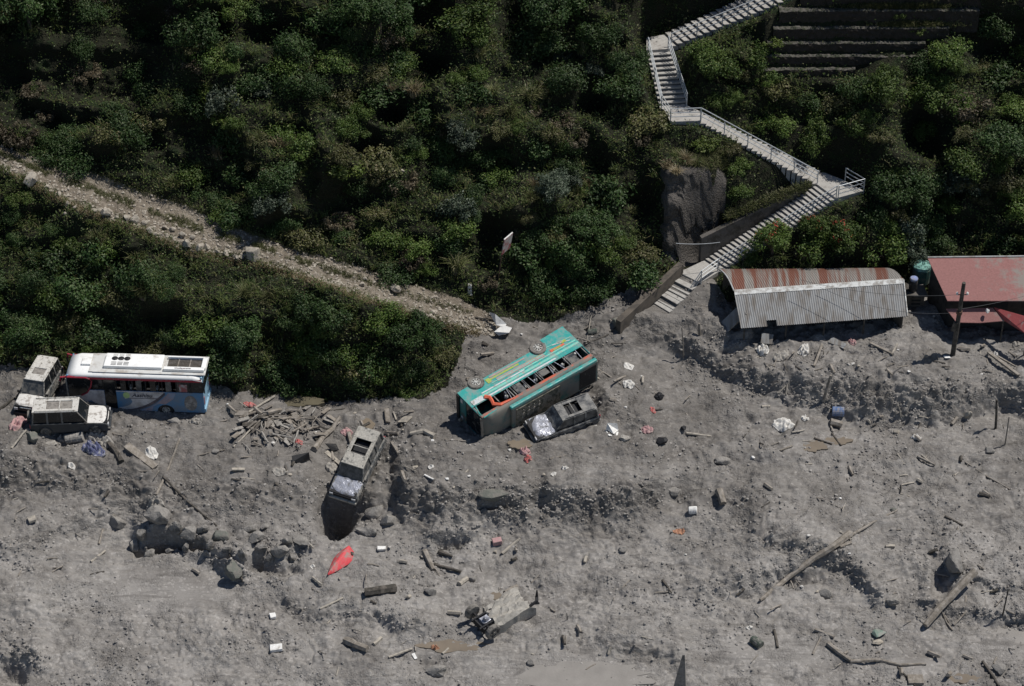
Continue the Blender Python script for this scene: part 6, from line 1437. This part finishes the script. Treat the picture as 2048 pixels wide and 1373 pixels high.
def stems(b, cents, base=(0,0,0), r0=.05, n=5):
    for c in cents: 
        m_ = Vector(base).lerp(Vector(c), .5)+Vector((random.uniform(-.1,.1), random.uniform(-.1,.1), .1)); b.tube([Vector(base)-Vector((0,0,.3)), m_, Vector(c)], [r0, r0*.6, r0*.2], 4)
def make_shrub(nm, leafm, rad, n, clumps, lsize, squash=.8, cr=(.25,.45), flowers=0, trunk=0):
    root = empty(nm)
    p, nr, c, k = crown_points(n, clumps, rad, squash, cr); p[:,2] += trunk
    leaves_mesh('crown', p, nr, RNG.uniform(.7,1.3,len(p))*lsize, M[leafm], parent=root)
    b = MB(); ci = [tuple(x+np.array([0,0,trunk])) for x in c[:7]]
    if trunk: b.tube([(0,0,-.5),(.05,.03,trunk*.6),(0,0,trunk+rad*.2)], [.12,.09,.06], 7); stems(b, ci, (0,0,trunk*.7), .045)
    else: stems(b, ci, (0,0,0), .035)
    b.build('trunk' if trunk else 'stems', M['bark'], root)
    if flowers:
        f_, fn, _, _ = crown_points(flowers, 9, rad*.95, squash, (.1,.2)); f_[:,2] += trunk+.15; leaves_mesh('flowers', f_, fn, RNG.uniform(.08,.14,len(f_)), M['flower'], parent=root)['kind'] = 'stuff'
    return root
def blades(n, L0, L1, spread, lean=.7, w_=.018, segs=3):
    V_ = []; Q = []; k = 0
    for i in range(n):
        a = random.random()*6.283; l_ = random.uniform(L0, L1); ln = random.uniform(.25, 1)*lean; bx, by = random.gauss(0, spread), random.gauss(0, spread)
        d = np.array([math.cos(a), math.sin(a), 0]); sd_ = np.array([-math.sin(a), math.cos(a), 0])*w_
        for s in range(segs+1):
            t = s/segs; p = np.array([bx, by, 0])+d*l_*ln*t**1.6+np.array([0,0,l_*(t*.9-.55*ln*t**2.4)]); ww = sd_*(1-t*.85); V_ += [p-ww, p+ww]
        for s in range(segs): Q.append([k+2*s, k+2*s+1, k+2*s+3, k+2*s+2])
        k += 2*(segs+1)
    return np.array(V_), np.array(Q)
def make_tussock(nm, m, n=170, L0=.5, L1=1.15, spread=.1):
    v, q = blades(n, L0, L1, spread); root = empty(nm); fast_mesh('blades', v, q, M[m], root, smooth=False)
    b = MB(); lathe(b, (0,0,-.15), [(.14,0),(.16,.12),(.06,.25)], 7); b.build('root_clump', M['bark'], root); return root
KINDS = {
 'leafy': (lambda: make_shrub('leafy_shrub','lf_dark',1.05,2900,34,.07), 'dark leafy shrub', 'shrub'),
 'leafy2': (lambda: make_shrub('leafy_shrub','lf_dark',1.0,2000,20,.1,.75,(.25,.5)), 'dark broad leaved shrub', 'shrub'),
 'mid': (lambda: make_shrub('bushy_shrub','lf_mid',1.0,2900,42,.065,.8,(.14,.34)), 'mid green bushy shrub', 'shrub'),
 'mid2': (lambda: make_shrub('bushy_shrub','lf_mid',1.15,2900,34,.075,.65,(.16,.38)), 'mid green spreading shrub', 'shrub'),
 'blue': (lambda: make_shrub('silvery_shrub','lf_blue',1.05,2400,34,.075,.85,(.14,.36)), 'grey green shrub with pale leaves', 'shrub'),
 'olive': (lambda: make_shrub('olive_shrub','lf_olive',.95,2000,28,.075,.75,(.18,.35)), 'olive green shrub', 'shrub'),
 'brown': (lambda: make_shrub('dry_shrub','lf_brown',.9,1500,26,.07,.75,(.15,.33)), 'brownish half dry shrub', 'shrub'),
 'yellow': (lambda: make_shrub('creeper_clump','lf_yellow',.8,1500,22,.085,.55,(.2,.36)), 'bright yellow green creeper clump', 'creeper'),
 'tuss': (lambda: make_tussock('grass_tussock','grass'), 'drooping green grass tussock', 'grass tussock'),
 'tussd': (lambda: make_tussock('grass_tussock','grass_dry',150,.5,1.0), 'pale dry grass tussock', 'grass tussock'),
 'tree': (lambda: make_shrub('small_tree','lf_dark',1.75,6500,48,.09,.85,(.18,.32),trunk=1.4), 'taller dark green tree', 'tree'),
 'treeb': (lambda: make_shrub('small_tree','lf_blue',1.6,5600,44,.09,.85,(.18,.32),trunk=1.2), 'taller grey green tree', 'tree'),
 'flower': (lambda: make_shrub('flowering_tree','lf_mid',1.35,4200,36,.085,.7,(.2,.34),flowers=90,trunk=.9), 'green tree flecked with red blossom', 'tree')}
PROTO = {}; USED = {}
def copy_tree(o, parent=None):
    c = o.copy(); COL.objects.link(c)
    if parent is not None: c.parent = parent
    for ch in list(o.children): copy_tree(ch, c)
    return c
def excluded(x, y, mar=.2):
    for f in FLW:
        o = f[0].xy; s = ((f[2]+f[3])/2-(f[0]+f[1])/2).xy; t = (f[1]-f[0]).xy; det = s.x*t.y-s.y*t.x; px_, py_ = x-o.x, y-o.y
        S_ = (px_*t.y-py_*t.x)/det; T_2 = (s.x*py_-s.y*px_)/det; ms, mt = mar/s.length, mar/t.length
        if -ms < S_ < 1+ms and -mt < T_2 < 1+mt: return True
    for lp in LANDW:
        c = sum(lp, Vector())/len(lp)
        if math.hypot(x-c.x, y-c.y) < max((p-c).length for p in lp)*.85+mar: return True
    return False
def veg_place(k, px, py, scale, label, group, up_lift=-.1, rz=None):
    p = macro(px, py); q = hit(px, py)[0]; p = q
    if k not in PROTO:
        PROTO[k] = KINDS[k][0](); o = PROTO[k]; USED[k] = 0
    if USED[k] == 0: o = PROTO[k]
    else: o = copy_tree(PROTO[k])
    USED[k] += 1
    o.location = p+Vector((0,0,up_lift)); s = scale; o.scale = (s*random.uniform(.85,1.2), s*random.uniform(.85,1.2), s*random.uniform(.8,1.15)); o.rotation_euler = (random.uniform(-.15,.15), random.uniform(-.15,.15), rz if rz is not None else random.random()*6.28)
    o['label'] = label; o['category'] = KINDS[k][2]
    if group: o['group'] = group
    elif 'group' in o: del o['group']
    return o
def zone_name(px, py):
    if px < 935 and py > L(px, R1P): return ('on the bank behind the white bus' if px < 430 else 'on the bank between the two buses')
    if px < 985:
        if px < 400: return 'on the dark slope above the road top'
        return 'on the upper left slope' if py < L(px, R2P)-230 else 'on the slope just above the dirt road'
    if px < 1330: return 'between the signboard and the staircase' if py > 230 else 'high left of the top stair landing'
    if py > 440: return 'behind the roofs of the shed and the red house'
    if px < 1600 and py < 300: return 'between the upper flights and terrace walls'
    return 'on the slope right of the staircase corner'
def veg_ok(px, py):
    ix = int(np.interp(px, GX, np.arange(NX))); iy = int(np.interp(py, GY, np.arange(NY)))
    if ZN[iy, ix] != 1: return False
    if 1515 < px < 1868 and -20 < py < 150: return False
    if 1470 < px < 1660 and 372 < py < 520 and False: return False
    return True
# hand placed ones that stand out, and larger trees added for shade
HP = [('flower',1545,505,1.0,'tree with red blossom just behind the left half of the tin shed'),('flower',1690,500,1.05,'tree with the most red blossom, right of the lowest stair flight'),
 ('mid',1500,520,.9,'green bush overlapping the lower steps beside the tin shed'),('flower',1625,478,.85,'blossoming bush pressed against the lowest stair flight'),
 ('treeb',1905,390,1.1,'grey green tree with pale leaves right of the stair corner'),('tree',1790,430,1.1,'dark tree between the stair corner and the water tank'),
 ('tree',2010,330,1.15,'tall dark tree at the right edge above the red roof'),('brown',1930,225,1.7,'large brownish shrub at the upper right'),('mid2',1850,190,1.4,'pale green creeping bush below the terrace walls, right'),
 ('yellow',1410,285,1.0,'bright grass clump just below the middle stair landing'),('tussd',1335,335,1.1,'dry tawny grass tuft on top of the bare cliff, left'),('tussd',1372,325,1.2,'dry tawny grass tuft at the middle of the cliff top'),('tuss',1420,315,1.1,'green grass tuft at the right end of the cliff top'),('tussd',1352,345,1.0,'tawny tuft hanging over the cliff edge'),('tuss',1395,330,1.2,'long green tuft over the right part of the cliff edge'),
 ('olive',1460,300,.9,'olive bush between cliff top and the middle flight'),('mid',1480,335,.8,'green bush beside the right side of the bare cliff'),
 ('tuss',970,235,1.5,'large drooping tussock near the top centre'),('tussd',885,270,1.3,'tawny tussock left of the large drooping one'),('tuss',540,600,1.5,'large drooping tussock in the middle of the bank'),('tuss',490,595,1.3,'drooping tussock left of the large one on the bank'),
 ('tuss',270,520,1.6,'yellowish drooping tussock on the bank above the white bus'),('tuss',195,485,1.3,'pale drooping tussock on the bank below the road boulders'),('tuss',1165,105,1.2,'drooping tussock high up left of the top landing'),
 ('tree',1180,480,.9,'dark tree at the foot of the slope left of the cliff'),('treeb',1110,400,.9,'grey leaved tree at the middle right of the slope'),('blue',1140,360,1.0,'grey green bush with many pale leaves above the grey tree'),
 ('tree',60,60,1.2,'dark tree at the top left corner'),('tree',760,60,1.1,'dark tree near the top of the slope, left of centre'),('tree',1100,60,1.2,'dark tree added for shade at the hollow, top centre'),
 ('yellow',420,190,1.2,'bright green creeper clump high on the left slope'),('yellow',445,235,1.0,'lower bright green creeper clump on the left slope'),('yellow',1545,85,.8,'small bright bush at the left end of the terrace walls'),
 ('tuss',1640,-5,1.2,'grass tuft at the top edge above the terrace walls'),('mid2',1905,110,1.3,'spreading bush hiding the right end of the capped terrace wall'),('leafy',1850,140,1.0,'dark bush at the right foot of the terrace walls'),('leafy',1975,60,1.3,'dark bush over the far right end of the upper terrace walls'),('yellow',1800,28,.7,'bright creeper hanging over the second terrace wall'),('yellow',1835,60,.7,'bright creeper hanging over the capped terrace wall'),('brown',170,150,1.2,'brownish shrub alone on the dark upper left slope'),
 ('tree',480,690,.9,'tree rising behind the right end of the white bus'),('tree',640,660,1.0,'broad dark tree in the middle of the bank'),('tree',830,700,1.0,'dark tree at the right end of the bank'),('mid2',760,640,1.2,'wide green bush on the crest of the right part of the bank')]
for k, x, y, s, lb in HP: veg_place(k, x, y, s, lb, None)
cnt = 0
pts_ = []
for gy in np.arange(-95, 800, 41):
    for gx in np.arange(-40, 2100, 52):
        x = gx+random.uniform(-26, 26)+(26 if int(gy/41) % 2 else 0); y = gy+random.uniform(-20, 20)
        if not veg_ok(x, y): continue
        p = hit(x, y)[0]
        if excluded(p.x, p.y, 1.0): continue
        if 1290 < x < 1462 and 300 < y < 560: continue
        if (x > 1440 and y > 540) or (955 < x < 1075 and y > 575): continue
        if x < 985 and L(x, R1P) < y < L(x, R1P)+40: continue
        if hol[int(np.interp(y, GY, np.arange(NY))), int(np.interp(x, GX, np.arange(NX)))] > .28 and random.random() < .85: continue
        hole = float(perlin(np.array(x/120.), np.array(y/95.), 91))
        if hole < -.2: continue
        pts_.append((x, y))
random.shuffle(pts_)
GR = {}
for x, y in pts_:
    c_ = float(perlin(np.array(x/210.), np.array(y/150.), 55)); r_ = random.random()
    zn = zone_name(x, y)
    if x < 400 and y < 280: ks = ['leafy','leafy2','brown','olive','leafy']  # darker plants chosen to paint shade onto the upper left slope
    elif c_ > .18: ks = ['mid','mid2','olive','yellow','mid','tuss']
    elif c_ < -.15: ks = ['blue','leafy','leafy2','leafy','leafy']
    else: ks = ['leafy','leafy2','mid','mid2','leafy','olive','olive','brown','tuss','tussd'] 
    if x > 1330 and y < 440: ks = ['mid','mid','mid2','leafy2','leafy','olive','mid2']
    if x < 935 and y > L(x, R1P): ks = ['leafy','leafy2','mid','leafy','olive','tuss','mid2','leafy'] 
    k = random.choice(ks); edge_ = 1.0
    if x < 935 and y > L(x, BBP)-25: edge_ = .75
    if x < 935 and L(x, R1P) < y < L(x, R1P)+75: edge_ = .6; k = random.choice(['olive','tuss','mid','leafy','tussd'])
    s = random.choice([random.uniform(.6,.95), random.uniform(.9,1.45)])*edge_*(1.1 if k != 'tuss' else 1.2)
    lb = KINDS[k][1]+' '+zn
    veg_place(k, x, y, s, lb, KINDS[k][1]+'s '+zn); cnt += 1
# undergrowth: leaves and grass that nobody could count
NU = 330000
ux = RNG.uniform(-420, 2450, NU); uy = RNG.uniform(-420, 810, NU)
ixs = np.clip(np.interp(ux, GX, np.arange(NX)).astype(int), 0, NX-1); iys = np.clip(np.interp(uy, GY, np.arange(NY)).astype(int), 0, NY-1)
ok = ZN[iys, ixs] == 1
ok &= (hol[iys, ixs] < .35) | (RNG.random(NU) < .3)
cl = fbm(ux/38, uy/30, 3, 101); ok &= (cl > -.28) | (RNG.random(NU) < .25)
ok &= ~((ux > 1515) & (ux < 1868) & (uy > -20) & (uy < 150) & (RNG.random(NU) < .93))
ux, uy, ixs, iys, cl = [a[ok] for a in (ux, uy, ixs, iys, cl)]
pu = vg[iys, ixs].copy()+RNG.normal(size=(len(ux),3))*.05
keep = np.array([not excluded(a[0], a[1], .12) for a in pu]); ux, uy, cl, pu = ux[keep], uy[keep], cl[keep], pu[keep]
pu[:,2] += np.abs(RNG.normal(size=len(pu)))*.2*(1+np.clip(cl,0,1)*2.8)+.02
nu = unit(len(pu))*.8+np.array([0,-.4,.9]); nu /= np.linalg.norm(nu, axis=1)[:,None]
M['lf_under'] = leaf_mat('undergrowth_leaves', (.018,.036,.009), (.075,.105,.024), (.12,.12,.05), hue=0)
tag(leaves_mesh('undergrowth', pu, nu, RNG.uniform(.05,.12,len(pu)), M['lf_under'], elong=1.9), kind='stuff')
def grass_field(name, pts3, L0, L1, m, per=5, w_=.012, lean=.5):
    V_ = []; Q = []; k = 0
    for p in pts3:
        v, q = blades(per, L0, L1, .05, lean, w_, 2); V_.append(v+np.array(p)); Q.append(q+k); k += len(v)
    return tag(fast_mesh(name, np.concatenate(V_), np.concatenate(Q), M[m], smooth=False), kind='stuff')
rp = []
for i in range(11000):
    x = random.uniform(-120, 960); a, c = L(x, R2P), L(x, R1P); r_ = random.random()
    t = random.gauss(.42, .07) if r_ < .5 else (random.gauss(.02,.05) if r_ < .68 else random.gauss(.93,.08))
    dn = float(perlin(np.array(x/35.), np.array(t*3), 111))
    if dn < -.12 or (r_ < .5 and x > 700 and random.random() < .6): continue
    q = surf_np(x, a+(c-a)*t)
    if q is not None: rp.append(q)
grass_field('roadside_grass', rp, .1, .3, 'grass', 5)
rp = []
for i in range(2600):
    x = random.uniform(20, 960); q = surf_np(x, L(x, R1P)+abs(random.gauss(0, 7)))
    if q is not None: rp.append(q)
grass_field('verge_grass', rp, .15, .45, 'grass_dry', 5, .014, .8)
rp = []
for i in range(3400):
    r_ = random.random()
    if r_ < .4: x, y = random.gauss(1800, 45), 20+random.gauss(0,3)
    elif r_ < .65: x, y = random.gauss(1830, 35), 55+random.gauss(0,3)
    elif r_ < .85: x, y = random.uniform(1300, 1460), random.gauss(328, 11)
    else: x, y = random.uniform(1450, 1620), 432-(random.random())*10-(random.uniform(0,1))*5-(0)
    if r_ >= .85: y = 440-(x-1450)*.38+random.gauss(0,5)
    q = macro(x, y, .15); rp.append(q)
grass_field('terrace_grass', rp, .15, .5, 'grass', 5, .02, .9)

rp = []
for i in range(9000):
    x, y = random.uniform(-60, 2100), random.uniform(-60, 800)
    ix = int(np.interp(x, GX, np.arange(NX))); iy = int(np.interp(y, GY, np.arange(NY)))
    if ZN[iy, ix] != 1 or hol[iy, ix] > .3 or (1515 < x < 1870 and y < 150): continue
    if float(perlin(np.array(x/70.), np.array(y/50.), 121)) < .02 - (.12 if x < 935 and y > L(x, R1P) else 0): continue
    q = vg[iy, ix]
    if excluded(q[0], q[1], .3): continue
    rp.append(q+np.array([0,-.1,.12]))
grass_field('hillside_grass', rp, .35, .95, 'grass_hill', 9, .02, 1.0)
